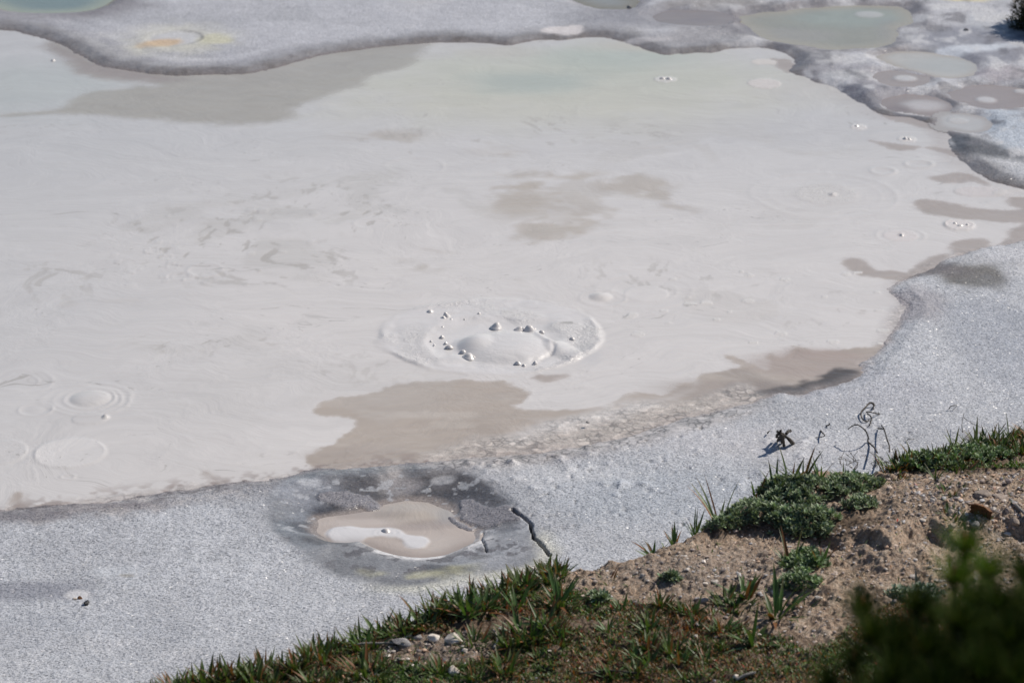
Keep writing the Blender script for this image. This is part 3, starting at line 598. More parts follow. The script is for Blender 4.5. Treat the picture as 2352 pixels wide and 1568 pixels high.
small_pool('mud_basin', SP['twin2'], .002, (180, 179, 177), [D(2200, 278, 22, 6, 3, .008, (190, 188, 186), .2, .3), rimc(SP['twin2'], (164, 158, 152), .08)])
small_pool('mud_basin', SP['tan'], -.0015, (152, 143, 138), [D(2265, 230, 22, 7, 3, .012, (190, 188, 188), .3, .3), D(2345, 210, 16, 5, 3, .012, (190, 188, 188), .3, .3)])
small_pool('mud_basin', SP['brown'], .004, (140, 132, 127), [T(1610, 46, 40, 7, 0, (134, 126, 124), .7)])
small_pool('hot_spring', SP['moss'], .002, (140, 140, 134), [rimc(SP['moss'], (128, 120, 98), .25)])
def potx():
    global pc, pw, Zp
    pc = pc*(1+.03*fbm(X*6, Y*14, 5, 3))[..., None]
    ptint(950, 1170, 90, 24, 0, (176, 168, 158), .8, .4, .2); ptint(1000, 1195, 90, 10, 10, (152, 143, 138), .6, .5, .2); ptint(1040, 1175, 40, 18, 25, (158, 158, 158), .6)
    ptint(850, 1176, 80, 8, -4, (158, 149, 143), .5); ptint(1010, 1240, 60, 20, 10, (190, 182, 175), .6); ptint(930, 1205, 120, 5, 4, (168, 158, 151), .6, .6, .6); ptint(850, 1190, 90, 6, 4, (190, 182, 176), .5, .6, .6)
    s = sdf([(752,1217),(768,1204),(806,1201),(850,1206),(890,1204),(915,1208),(930,1218),(945,1222),(975,1226),(986,1236),(975,1248),(955,1252),(935,1246),(920,1232),(895,1226),(850,1226),(826,1238),(790,1241),(760,1233)], .3)
    pc = blend(pc, sstep(.012, -.012, s+.012*nz_f+.008*nz_vf), L((208, 207, 208))); Zp = Zp+.004*sstep(.01, -.01, s)
    dome(940, 1172, 85, 24, 0, .012, 2, 1.5)
    ring(887, 1217, 17, 6.5, 0, .005, .12); ring(889, 1217, 30, 11, 0, .003, .08)
    pc = blend(pc, sstep(.10, .0, -S_pot+.02*nz_m)*near*.6, L((136, 125, 118)))  # dark reflection inside the near lip, painted into the mud colour
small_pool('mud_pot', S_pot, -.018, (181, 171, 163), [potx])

# ---------------------------------------------------------------- mud bubbles
M_mud = (lambda s: (s.b.inputs['Base Color'].__setattr__('default_value', (*L((214, 210, 207)), 1)), s.b.inputs['Roughness'].__setattr__('default_value', .27), s.l(s.bump(s.noise(70, 3), .35, .004), s.b.inputs['Normal']), s.m)[-1])(NB('wet_mud'))
def bubble(px, py, rpx, hk=.8, peak=1.6, z=0.0, lab='small wet mud bubble', lean=0.0, group='mud bubbles of the boiling ring', cat='mud bubble', seed=0):
    x, y = at(px, py, z); x1, _ = at(px+rpx, py, z); r = float(x1-x)
    nr, na = 10, 28; V = []; rs = np.linspace(0, 1, nr)
    rnd = random.Random(seed); ph = [rnd.uniform(0, 6.28) for _ in range(3)]
    for i, q in enumerate(rs):
        for j in range(na):
            a = j/na*2*math.pi; wob = 1+.09*math.sin(2*a+ph[0])+.06*math.sin(3*a+ph[1])
            h = hk*.78*(.5+.5*math.cos(math.pi*q**1.3))**(.8 if peak >= 1.8 else 1.1) if q < 1 else 0
            V.append((r*q*wob*1.05*math.cos(a)+lean*h*r, r*q*wob*1.05*math.sin(a)+lean*.3*h*r, r*h-(.15*r if i == nr-1 else 0)+.001))
    F = [(i*na+j, i*na+(j+1) % na, (i+1)*na+(j+1) % na, (i+1)*na+j) for i in range(nr-1) for j in range(na)]
    o = mk('mud_bubble', V, np.array(F), M_mud, loc=(float(x), float(y), z))
    return tag(o, lab, cat, group)
def cb_(u, v): return 937.7+u*.2058, 677.6+v*.2058
for i, (u, v, r_, hk, pk, lean, lab) in enumerate([
    (245,178,27,.7,2,0,'rounded mud bubble at the upper left rim of the boiling ring'), (432,236,30,1.5,.9,-.3,'tall pointed splash of grey mud at the upper left of the boiling ring'),
    (405,250,16,1.2,1,-.5,'small spike of mud leaning against the tall pointed splash'), (478,268,12,.8,2,0,'shiny bead of mud right of the tall pointed splash'), (790,200,12,.8,2,0,'glinting bead of mud alone at the back of the boiling ring'), (628,265,9,.8,2,0,'tiny bead of mud between the pointed splash and the glinting bead'),
    (978,352,46,1.0,1.5,.3,'slanted grey mud cone just behind the large dome'), (1235,378,34,.8,1.6,.4,'slanted mud bubble right behind the large dome, with a bright one touching it'), (1283,378,20,1.0,2.2,0,'bright round mud bubble between two grey ones behind the large dome'),
    (1350,382,42,1.1,2.0,0,'darkest broad mud bubble at the top of the sharp fold'), (1408,374,15,.8,2,0,'shiny mud bead right of the darkest bubble'), (1490,405,20,.8,2,0,'small mud bubble right of the sharp fold'), (1385,456,28,.75,2.2,0,'round mud bubble below the darkest bubble'),
    (1482,545,24,.7,2,0,'upper mud bubble on the right shoulder of the large dome'), (1482,606,22,.6,2,0,'lower flat mud bubble on the right shoulder of the large dome'), (1418,748,18,1.0,1.3,0,'pointed mud bubble in front of the dome near the white lobe'),
    (1220,756,24,.9,1.4,0,'pointed mud bubble in front of the large dome'), (1292,775,14,.7,2,0,'shiny bead between the two pointed bubbles in front of the dome'), (612,632,25,.9,1.8,0,'mud bubble at the lower left of the dome, behind the widest one'), (672,684,50,.7,1.7,.2,'widest low mud bubble at the lower left of the dome'),
    (732,690,14,.9,2,0,'shiny bead touching the widest low bubble'), (457,576,28,.8,1.8,0,'mud bubble left of the dome with a bright right side'), (420,528,14,.7,2,0,'small mud bubble above the one with a bright right side'), (377,460,18,.8,1.8,0,'small mud bubble high on the left side of the boiling ring'),
    (290,548,9,.8,2,0,'tiny dark mud bead low on the left side of the ring'), (254,508,9,.8,2,0,'tiny dark mud bead furthest left in the ring'), (384,350,11,.8,2,0,'tiny mud bubble below the tall pointed splash'), (1830,480,22,.7,2,0,'lone mud bubble right of the white lobe at the edge of the ring')]):
    px, py = cb_(u, v+6); bubble(px, py, r_*.2058*1.55, hk, pk, .006, lab, lean, seed=i)
bubble(886, 1220, 12, .75, 2, -.016, 'round grey bubble with two glints in the small mud pot', .15, 'mud bubbles away from the ring', seed=40)
for i, (px, py, r_, hk, lab) in enumerate([(1521,181,6,.9,'left mud bead of the splash in the pale green back part of the pool'), (1536,182,7,.9,'right shiny mud bead of the splash in the pale green back part of the pool'), (1968,290,6,.8,'mud bead in the pool near the far right shore, below the dark sediment'),
    (2079,320,6,1.2,'dark pointed mud bead right in front of the brown far right shore'), (2087,320,6,.8,'pale mud bead beside the dark pointed one off the right shore'), (2193,514,5,1.0,'left mud bead of the white splash near the right edge'), (2205,519,8,.7,'broad mud bead of the white splash near the right edge'), (2222,517,5,1.0,'right mud bead of the white splash near the right edge'), (2071,541,6,1.0,'mud bead glinting in the round patch off the right shore'), (122,139,5,.8,'mud bead off the brown shore at the upper left'), (1913,447,7,.6,'low mud bead at the centre of the wide faint rings')]):
    bubble(px, py, r_*1.1, hk*.8, 1.7, .003, lab, 0, 'mud bubbles away from the ring', seed=60+i)

# ---------------------------------------------------------------- bank
EDGE = [(-900,2150),(-200,1850),(200,1680),(300,1630),(360,1590),(480,1553),(640,1525),(740,1487),(786,1468),(836,1452),(900,1428),(1000,1396),(1100,1366),(1200,1332),(1260,1302),(1310,1290),(1350,1293),(1400,1283),(1450,1274),(1500,1256),(1560,1238),(1620,1212),(1680,1184),(1740,1150),(1800,1122),(1880,1100),(1960,1092),(2020,1078),(2060,1062),(2130,1046),(2200,1026),(2280,1002),(2352,978),(2450,948),(2650,890),(3200,800)]
ZE = .9
ew = toworld(catmull(EDGE, False, 6), ZE)
ex = np.maximum.accumulate(ew[:, 0]+np.arange(len(ew))*1e-6); ey = ew[:, 1]
def yedge(x): return np.interp(x, ex, ey)+.022*fbm(x*7, x*0+3.1, 5, 3)+.03*fbm(x*2.2, x*0, 6, 2)
SCARP = toworld(catmull([(1440,1290),(1560,1262),(1640,1240),(1720,1222),(1800,1222),(1880,1238),(1930,1262),(1965,1250),(2010,1278),(2045,1290),(2085,1252),(2130,1244),(2180,1262),(2250,1250),(2300,1236),(2352,1252),(2500,1262),(2800,1230)], False, 4), ZE)
def Hb(x, y):
    x = np.asarray(x, float); y = np.asarray(y, float)
    t = yedge(x)-y
    z = ZE+.045*np.clip(t, 0, 3)+.16*np.clip(t-2.4, 0, 60)
    z = z-.05*sstep(.10, -.02, t)
    ys = np.interp(x, SCARP[:, 0], SCARP[:, 1], left=-99, right=SCARP[-1, 1])+.05*fbm(x*6, x*0, 9, 4)
    s = ys-y; onr = sstep(at(1440, 1280, ZE)[0], at(1700, 1250, ZE)[0], x)
    z = z+.042*onr*(1-sstep(-.03, .07, s+.04*fbm(x*14, y*14, 19, 3)))*sstep(-.8, -.02, s)-.015*onr*np.exp(-((s-.06)/.06)**2)
    def bump(px, py, r, h, k=1.0):
        bx, by = at(px, py, ZE); return h*np.exp(-(((x-bx)/r)**2+((y-by)/(r*k))**2))
    z = z+bump(2180, 1190, .22, .04)+bump(2060, 1300, .14, .05)+bump(1560, 1330, .25, .04)+bump(1850, 1120, .25, .05)+bump(2200, 1060, .3, .03)+bump(1900, 1380, .16, .03)-bump(1960, 1330, .10, .04)-bump(1900, 1240, .12, .05)+bump(1130, 1400, .3, .03)
    z = z+.016*fbm(x*4, y*4, 14, 3)
    c = fbm(x*19, y*19, 15, 4, .62); z = z+.016*(np.abs(c)*2-.5)
    z = z+.022*np.clip(fbm(x*7.5, y*7.5, 17, 3)-.12, 0, 1)*3*.5
    z = z+.0035*fbm(x*55, y*55, 16, 3, .6)
    return z
def bank_at(px, py, dz=0.0):
    z = np.full(np.shape(px), ZE+.05) if np.ndim(px) else ZE+.05
    for _ in range(12):
        x, y = at(px, py, z); z = z*.4+.6*Hb(x, y)
    x, y = at(px, py, z); y = np.minimum(y, yedge(x)-.012); return x, y, Hb(x, y)+dz   # nothing roots beyond the brink
bx = np.concatenate([[-9, -6, -4, -3.2, -2.8], np.arange(-2.45, 3.05, .0046), [3.3, 3.8, 4.6, 6, 9]])
tt = np.concatenate([np.arange(0, 2.75, .0058), [2.8, 2.9, 3.05, 3.3, 3.7, 4.2, 5, 6, 8, 10, 12, 16]])
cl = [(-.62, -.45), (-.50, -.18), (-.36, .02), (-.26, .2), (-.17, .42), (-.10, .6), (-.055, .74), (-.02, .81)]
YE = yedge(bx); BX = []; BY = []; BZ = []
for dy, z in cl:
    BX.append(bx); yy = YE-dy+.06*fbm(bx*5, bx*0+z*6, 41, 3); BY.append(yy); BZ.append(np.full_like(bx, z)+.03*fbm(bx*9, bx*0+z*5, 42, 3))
for t in tt:
    BX.append(bx); BY.append(YE-t); BZ.append(Hb(bx, YE-t))
BX, BY, BZ = map(np.array, (BX, BY, BZ)); nr, nc = BX.shape
PXb, PYb = proj(BX, BY, BZ)
SOILD = [(300,1620),(480,1540),(640,1515),(836,1440),(1000,1380),(1200,1330),(1290,1345),(1330,1372),(1420,1392),(1560,1396),(1640,1420),(1700,1450),(1790,1470),(1900,1490),(1960,1440),(2040,1400),(2140,1380),(2400,1400),(2700,1800),(0,1900)]
def inpoly_s(px, py, P): return sdf_pts(px, py, catmull(P, True, 3))
msk = PYb*0
ms = np.full(PXb.shape, 400.0); q = (PXb > -100) & (PXb < 2600) & (PYb > 900) & (PYb < 1800)
ms[q] = inpoly_s(PXb[q], PYb[q], SOILD)
n1 = fbm(BX*5, BY*5, 61, 4); n2 = fbm(BX*22, BY*22, 62, 3)
bcol = np.ones(BX.shape+(3,))*np.array([.42, .325, .25])
bcol = blend(bcol, sstep(-.1, .45, n1)*.5, (.34, .27, .205)); bcol = blend(bcol, sstep(.10, .38, fbm(BX*3.2, BY*3.2, 64, 4))*.6, (.22, .165, .12)); bcol = blend(bcol, sstep(.22, .45, fbm(BX*30, BY*30, 65, 3))*.6, (.16, .12, .09)); bcol = blend(bcol, sstep(.1, .5, n2)*.5, (.54, .46, .38))
dk = sstep(30, -40, ms+45*n1+20*n2); bcol = blend(bcol, dk*.85, (.12, .085, .06))
tp = BX*0
for (cx, cy, rx, ry) in ((1000, 1490, 150, 40), (700, 1560, 150, 25), (1640, 1310, 200, 50), (1800, 1500, 60, 20)):
    tp = np.maximum(tp, sstep(1.3, .7, np.sqrt(((PXb-cx)/rx)**2+((PYb-cy)/ry)**2)+.4*n1))
bcol = blend(bcol, tp*.75, (.34, .28, .235))
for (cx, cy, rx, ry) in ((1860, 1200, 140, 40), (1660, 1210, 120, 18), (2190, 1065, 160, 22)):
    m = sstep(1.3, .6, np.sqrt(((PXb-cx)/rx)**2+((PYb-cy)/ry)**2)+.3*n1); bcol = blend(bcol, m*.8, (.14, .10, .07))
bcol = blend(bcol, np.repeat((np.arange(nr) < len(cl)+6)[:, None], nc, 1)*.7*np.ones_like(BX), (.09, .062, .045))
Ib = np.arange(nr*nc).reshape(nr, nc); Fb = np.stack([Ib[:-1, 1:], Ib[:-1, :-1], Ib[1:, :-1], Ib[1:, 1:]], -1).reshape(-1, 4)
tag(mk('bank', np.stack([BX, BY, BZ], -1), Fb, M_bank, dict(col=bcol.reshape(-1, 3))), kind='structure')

# ---------------------------------------------------------------- plant geometry
def blades(base, az, el, ln, wd, bend, segs=4, prof='lance', fold=.25):
    """n leaves as folded strips: returns V, F, t (0 base..1 tip) and the leaf index"""
    n = len(base); t = np.linspace(0, 1, segs+1)
    e = el[:, None]-bend[:, None]*t[None]          # elevation falls along the leaf
    st = ln[:, None]/segs
    hx = np.cumsum(np.cos(e)*st, 1)-np.cos(e[:, :1])*st; hz = np.cumsum(np.sin(e)*st, 1)-np.sin(e[:, :1])*st
    dx, dy = np.cos(az)[:, None], np.sin(az)[:, None]
    cx = base[:, 0:1]+hx*dx; cy = base[:, 1:2]+hx*dy; cz = base[:, 2:3]+hz
    if prof == 'lance': w_ = np.sin(np.pi*(.12+.88*t)**.8)
    elif prof == 'spoon': w_ = np.sin(np.pi*(.06+.94*t)**1.6)+.05
    else: w_ = 1-.85*t
    w_[-1] = .02
    ww = wd[:, None]*w_[None]*.5
    nxz = -np.sin(e)*fold; up = np.cos(e)*fold
    V = np.empty((n, segs+1, 3, 3))
    V[:, :, 1] = np.stack([cx, cy, cz], -1)
    off = np.stack([-dy*ww, dx*ww, 0*ww], -1); lift = np.stack([nxz*dx*ww, nxz*dy*ww, up*ww], -1)
    V[:, :, 0] = V[:, :, 1]-off+lift; V[:, :, 2] = V[:, :, 1]+off+lift
    i = np.arange(n)[:, None, None]*(segs+1)*3+np.arange(segs)[None, :, None]*3+np.arange(2)[None, None, :]
    F = np.stack([i, i+1, i+4, i+3], -1).reshape(-1, 4)
    T_ = np.broadcast_to(t[None, :, None], (n, segs+1, 3)).ravel(); I = np.broadcast_to(np.arange(n)[:, None, None], (n, segs+1, 3)).ravel()
    return V.reshape(-1, 3), F, T_, I
U = rng.uniform
def leafcols(T_, I, n, base, tip, var=.25, rusty=0.0):
    b = np.asarray(base)[None]*(1+U(-var, var, (n, 1)))*(1+U(-.08, .08, (n, 3)))
    k = np.clip((T_-.55)/.45, 0, 1)[:, None]*U(.2, 1, n)[I][:, None]
    c = b[I]*(1-k)+np.asarray(tip)[None]*k
    if rusty:
        r_ = (U(0, 1, n) < rusty)[I][:, None]; c = np.where(r_, np.asarray((.17, .075, .03))*(.6+.8*U(0, 1, n)[I][:, None]), c)
    return np.clip(c, .004, .8)
def tuft_mesh(n, r, l0, l1, w, spread=1.0, rusty=.15, green=(.068, .115, .030), tip=(.12, .055, .05)):
    a = U(0, 6.283, n); ln0 = 1.05*rng.uniform(.8, 1.2); q = r*np.sqrt(U(0, 1, n)); b = np.stack([q*np.cos(a), q*np.sin(a), np.full(n, -.006)], 1)
    az = a+U(-.8, .8, n); el = R(86)-U(0, 1, n)**.8*R(58)*spread; ln = ln0*U(l0, l1, n); wd = 1.15*w*U(.6, 1.25, n)
    V, F, T_, I = blades(b, az, el, ln, wd, U(.0, .6, n), 5, 'lance', .35)
    return V, F, leafcols(T_, I, n, green, tip, .3, rusty)
def obj_mesh(name, VFC, mat):
    o = mk(name, VFC[0], VFC[1], mat, dict(col=VFC[2])); return o
protos = {}
def proto(key, fn, mat):
    if key not in protos:
        o = obj_mesh('grass_tuft', fn(), mat); C.objects.unlink(o); protos[key] = o
    return protos[key]
KIND = {'edge': lambda: tuft_mesh(26, .030, .045, .095, .0095, .9, .22), 'dense': lambda: tuft_mesh(40, .050, .04, .085, .0085, 1.0, .2), 'fan': lambda: tuft_mesh(16, .018, .06, .115, .0115, 1.25, .08, (.066, .125, .034)),
        'spiky': lambda: tuft_mesh(9, .014, .06, .12, .008, .7, .15, (.08, .125, .045)), 'low': lambda: tuft_mesh(34, .035, .025, .05, .006, 1.2, .25, (.07, .12, .034)), 'sparse': lambda: tuft_mesh(7, .03, .04, .08, .006, 1.0, .2)}
def tuft(px, py, kind, sc, lab, v=0, group='grass tufts on the bank'):
    key = (kind, v); o = proto(key, KIND[kind], M_leaf).copy(); C.objects.link(o); o.name = 'grass_tuft'
    x, y, z = bank_at(px, py); o.location = (float(x), float(y), float(z)); o.scale = (sc,)*3; o.rotation_euler = (U(-.08, .08), U(-.08, .08), U(0, 6.28))
    return tag(o, lab, 'grass', group)
# named tufts: where the photo shows one apart from its neighbours
named = [(1258,1312,'edge',1.15,'bright grass tuft at the foot of the dark crack'),(1292,1306,'fan',.8,'short leafy tuft right of the crack, on the sandy brink'),(1498,1262,'fan',.9,'dark drooping grass tuft overhanging the pale flat, alone on the sandy brink'),
 (1545,1236,'spiky',1.2,'spiky tuft left of the silvery plants, second from the lone drooping tuft'),(1592,1222,'spiky',1.0,'thin dark tuft between the spiky ones on the brink'),(1648,1192,'spiky',1.5,'tallest spiky tuft at the left end of the silvery plants'),(1668,1182,'edge',.8,'leafy tuft touching the left end of the silvery plants'),
 (1740,1142,'spiky',1.2,'spike of grass rising from the left slope of the silvery plants'),(1782,1128,'spiky',1.3,'pair of blades rising near the top of the silvery plants'),(1820,1106,'spiky',1.3,'tall blades at the top left of the silvery plants'),(1845,1104,'spiky',1.35,'tall pale blades at the crest of the silvery plants'),(1885,1100,'spiky',1.1,'reddish blades right of the crest of the silvery plants'),(1942,1104,'fan',.75,'dark leafy tuft at the right end of the silvery plants'),
 (1712,1372,'fan',1.25,'broad bladed tuft on bare soil below the silvery plants'),(1785,1418,'fan',1.5,'widest star shaped tuft on the bare soil'),(1735,1480,'fan',1.3,'flat tuft with twisting leaves near the bottom edge, below the star shaped one'),(1592,1412,'fan',.8,'small upright tuft left of the star shaped one'),
 (1400,1338,'sparse',1.0,'sparse red stemmed tuft on the tan soil'),(1285,1385,'fan',1.2,'dark tuft with one wide leaf pointing right'),(1230,1465,'dense',1.1,'tall dark green tuft in the middle of the moss'),(1255,1440,'fan',1.1,'upright tuft directly behind the tall dark green one'),(1160,1545,'edge',1.1,'small yellow green tuft by the bottom edge'),(1010,1545,'edge',1.1,'pale fresh tuft growing among white pebbles at the bottom'),(840,1552,'dense',1.2,'large tuft by the bottom edge, left of the white pebbles'),
 (1560,1500,'low',1.0,'low tuft in the rusty moss near the bottom'),(1490,1490,'fan',1.0,'blue green tuft in the moss left of the rusty patch'),(2190,1130,'low',1.4,'small rosette of grass on the pebbly slope, upper of two'),(2190,1186,'low',1.3,'small rosette of grass left of the rusty bark'),(2265,1188,'low',.7,'tiny bright seedling in front of the rusty bark'),
 (1850,1395,'sparse',1.0,'sparse tuft under the hanging silvery plant'),(1815,1300,'spiky',1.4,'tall pale blades in the green patch below the ledge'),(1880,1300,'spiky',1.3,'long leaning blades at the right of the green patch'),(2015,1115,'low',.9,'dark mossy lump beside the pebbles at the right end of the silvery plants'),(1640,1410,'low',.9,'low dark tuft at the edge of the bare soil'),(2130,1232,'low',.5,'tiny green seedling on the sandy mound')]
for i, (px, py, k, sc, lab) in enumerate(named): tuft(px, py, k, sc, lab, i % 4)
def along(n, x0, x1, kinds, s0, s1, off0, off1, lab, grp, ypoly=EDGE):
    E = np.array(ypoly, float)
    for i in range(n):
        px = x0+(x1-x0)*(i+.5+random.uniform(-.45, .45))/n; py = np.interp(px, E[:, 0], E[:, 1])+random.uniform(off0, off1)
        tuft(px, py, random.choice(kinds), random.uniform(s0, s1), lab, random.randrange(4), grp)
along(40, 820, 1290, ['edge', 'edge', 'dense', 'fan'], .8, 1.15, 2, 40, 'green and purple tipped grass tuft in the row below the small mud pot', 'grass row below the mud pot')
along(40, 350, 790, ['edge', 'dense', 'edge'], .8, 1.15, 2, 45, 'grass tuft with red tips in the row along the lower left brink', 'grass row along the lower left brink')
along(34, 2050, 2420, ['edge', 'dense', 'low', 'spiky'], .8, 1.15, 2, 60, 'grass tuft in the thick turf at the right edge of the bank', 'turf at the right edge')
for i in range(75):
    px = random.uniform(1050, 1700); py = random.uniform(1390, 1560)
    tuft(px, py, random.choice(['low', 'fan', 'edge', 'low', 'dense']), random.uniform(.45, 1.0), 'small grass tuft growing in the mossy turf at the bottom', random.randrange(4), 'small tufts in the mossy turf')
for i in range(22):
    px = random.uniform(480, 1050); py = random.uniform(1535, 1600)
    tuft(px, py, random.choice(['low', 'sparse', 'edge', 'dense']), random.uniform(.6, 1.0), 'grass tuft at the bottom edge between white pebbles', random.randrange(4), 'tufts along the bottom left edge')

# silvery cushion plants: rosettes of short felted leaves
def cushion(cx, cy, rx, ry, nros, lab, leaf=.016, h=.03, seed=0, green=(.165, .225, .125)):
    cx0, cy0, cz0 = [float(v) for v in bank_at(cx, cy)]
    nros = int(nros*.8); root = empty('silvery_plant', (cx0, cy0, cz0)); tag(root, lab, 'plant', 'silvery mat plants')
    a = U(0, 6.283, nros); q = np.sqrt(U(0, 1, nros)); px = cx+rx*q*np.cos(a)*(1+.25*np.sin(3*a+seed)); py = cy+ry*q*np.sin(a)
    x, y, z = bank_at(px, py); z = z+h*(1-q**2)*U(.5, 1.1, nros)+.004
    nl = 9; sc = np.repeat(U(.7, 1.25, nros), nl); b = np.repeat(np.stack([x-cx0, y-cy0, z-cz0], 1), nl, 0)
    az = np.tile(np.arange(nl)*2.4, nros)+np.repeat(U(0, 6, nros), nl)
    el = np.tile(np.linspace(R(8), R(75), nl), nros)+U(-.2, .2, nros*nl)
    n = nros*nl; ln = 1.35*leaf*sc*U(.8, 1.2, n); V, F, T_, I = blades(b, az, el, ln, ln*.34, U(-.3, .5, n), 3, 'spoon', .3)
    shade = np.repeat(U(.55, 1.5, nros), nl); c = leafcols(T_, I, n, green, (.42, .46, .36), .2)*np.clip(shade[I][:, None], .4, 1.6)
    mk('foliage', V, F, M_dull, dict(col=c), root)
    # woody runners between the rosettes
    ns = max(10, nros//4); k = rng.integers(0, nros, ns); bb = np.stack([x[k]-cx0, y[k]-cy0, z[k]-cz0-.012], 1)
    ns = len(bb); V, F, T_, I = blades(bb, U(0, 6.28, ns), U(-.3, .3, ns), U(.03, .08, ns), np.full(ns, .0028), U(-.2, .5, ns), 4, 'x', .8)
    mk('stem', V, F, M_leaf, dict(col=np.tile((.10, .065, .045), (len(V), 1))*U(.7, 1.3, (len(V), 1))), root)
    return root
cushion(1725, 1180, 85, 26, 330, 'left part of the silvery green mat spilling over the brink', seed=1)
cushion(1655, 1206, 50, 13, 110, 'low left end of the silvery mat creeping down the brink', .015, .02, 21)
cushion(1780, 1122, 60, 16, 160, 'silvery green mat on the upper left shoulder of the brink', .016, .03, 22)
cushion(1830, 1135, 95, 32, 430, 'crest of the silvery green mat, largest and highest part on the brink', .017, .05, 2)
cushion(1950, 1118, 70, 22, 210, 'silvery green mat at the right end of the crest, by the pebbles', .016, .035, 3)
cushion(1850, 1205, 80, 32, 300, 'silvery mat hanging over the dark hollow in the bank', .017, .05, 4)
cushion(1975, 1162, 42, 13, 80, 'separate silvery sprig reaching onto the sandy slope', .016, .03, 5)
cushion(1850, 1295, 52, 26, 170, 'green leafy patch on the soil below the dark hollow', .018, .03, 6, (.11, .185, .07))
cushion(1830, 1342, 50, 18, 110, 'lowest leafy patch on bare soil above the star shaped grass', .016, .02, 7, (.11, .185, .07))
cushion(2120, 1068, 70, 18, 200, 'bright leafy mat at the left end of the thick right turf', .017, .035, 8, (.11, .185, .07))
cushion(2230, 1048, 90, 16, 180, 'leafy mat low in the thick right turf', .016, .03, 9, (.11, .185, .07))
cushion(2110, 1372, 60, 16, 90, 'pale blue green plant beside the dark pine sapling', .018, .03, 10, (.19, .25, .20))
cushion(1540, 1330, 26, 8, 30, 'little grey green rosette at the lower edge of the tan soil', .018, .01, 11)
cushion(1375, 1375, 26, 9, 34, 'small blue green plant in the pebbles right of the grass row', .018, .01, 12)

# ---------------------------------------------------------------- ground cover (uncountable): moss and tiny leaves
def scatter(n, x0, x1, t0, t1):
    x = U(x0, x1, n); y = yedge(x)-U(t0, t1, n); z = Hb(x, y); px, py = proj(x, y, z); return x, y, z, px, py
x, y, z, px, py = scatter(420000, -2.2, 2.7, .0, 2.3)
s = inpoly_s(px, py, SOILD); nn = fbm(x*6, y*6, 71, 4); nq = fbm(x*3, y*3, 72, 3)
extra = ((px > 2040) & (py < 1040+.10*(px-2040)*0+50-.26*(px-2352)*.0) & (py < 1075))
keep = ((s < 10-60*np.clip(-nn, 0, 1)) & (nn > -.34)) | (extra & (nn > -.4)) | (U(0, 1, len(x)) < .006)
pebz = (np.sqrt(((px-1010)/140)**2+((py-1488)/36)**2) < 1) & (U(0, 1, len(x)) < .85); keep &= ~pebz
x, y, z, nn, nq = x[keep], y[keep], z[keep], nn[keep], nq[keep]; n = len(x)
ln = U(.007, .024, n)*(1+.4*np.clip(nq, 0, 1)); b = np.stack([x, y, z-.001], 1)
V, F, T_, I = blades(b, U(0, 6.28, n), U(.35, 1.45, n), ln, ln*U(.14, .34, n), U(0, .8, n), 2, 'lance', .3)
pal = np.array([(.065, .12, .026), (.12, .19, .045), (.20, .095, .035), (.15, .11, .06), (.30, .11, .03), (.18, .22, .14), (.40, .03, .02)])
hue = nq*1.2+U(-.5, .5, n); r0 = U(0, 1, n)
ci = np.where(hue > -.03, np.where(r0 < .55, 0, np.where(r0 < .88, 1, 5)), np.where(r0 < .4, 3, np.where(r0 < .62, 2, np.where(r0 < .82, 0, 4)))); ci = np.where(U(0, 1, n) < .012, 6, ci)
c = (pal[ci]*(1+U(-.3, .3, (n, 1))))[I]
tag(mk('moss_and_low_plants', V, F, M_leaf, dict(col=c)), 'brown green moss and tiny leaves carpeting the lower bank', 'ground cover', kind='stuff')
# litter of dry stems
x, y, z, px, py = scatter(2600, -2.2, 2.7, .02, 2.3); n = len(x)
V, F, T_, I = blades(np.stack([x, y, z+.002], 1), U(0, 6.28, n), U(-.1, .35, n), U(.02, .07, n), U(.001, .0022, n), U(-.2, .5, n), 3, 'x', .6)
cc = np.array([(.30, .25, .19), (.12, .08, .05), (.20, .17, .14)])[rng.integers(0, 3, n)]*(1+U(-.3, .3, (n, 1)))
tag(mk('dry_litter', V, F, M_leaf, dict(col=cc[I])), 'fine dry stems and dead bits littering the bank', 'plant litter', kind='stuff')

# ---------------------------------------------------------------- stones
def ico(sub):
    import bmesh
    bm = bmesh.new(); bmesh.ops.create_icosphere(bm, subdivisions=sub, radius=1)
    V = np.array([v.co[:] for v in bm.verts]); F = np.array([[v.index for v in f.verts] for f in bm.faces]); bm.free(); return V, F
I1 = ico(1); I3 = ico(3)
def gravel(name, x, y, z, r, c, lab, cat):
    n = len(x); V0, F0 = I1; m = len(V0)
    V = V0[None]*(1+U(-.28, .28, (n, m, 1)))*np.stack([U(.7, 1.3, n), U(.7, 1.3, n), U(.45, .85, n)], 1)[:, None]
    a = U(0, 6.28, n); ca, sa = np.cos(a)[:, None], np.sin(a)[:, None]
    V = np.stack([V[..., 0]*ca-V[..., 1]*sa, V[..., 0]*sa+V[..., 1]*ca, V[..., 2]+.25], -1)*r[:, None, None]+np.stack([x, y, z], 1)[:, None]
    F = F0[None]+(np.arange(n)*m)[:, None, None]
    return tag(mk(name, V.reshape(-1, 3), F.reshape(-1, 3), M_attr, dict(col=np.repeat(c, m, 0)), smooth=False), lab, cat, kind='stuff')
x, y, z, px, py = scatter(60000, -2.2, 2.8, .0, 2.4)
s = inpoly_s(px, py, SOILD); nn = fbm(x*5, y*5, 81, 3)
pd = np.where(s > 0, .34, .03); pd = np.where((px > 1950) & (py > 1090) & (py < 1215), .85, pd)
pd = np.where((np.sqrt(((px-1010)/160)**2+((py-1490)/42)**2) < 1) | (np.sqrt(((px-760)/140)**2+((py-1565)/25)**2) < 1), .5, pd)
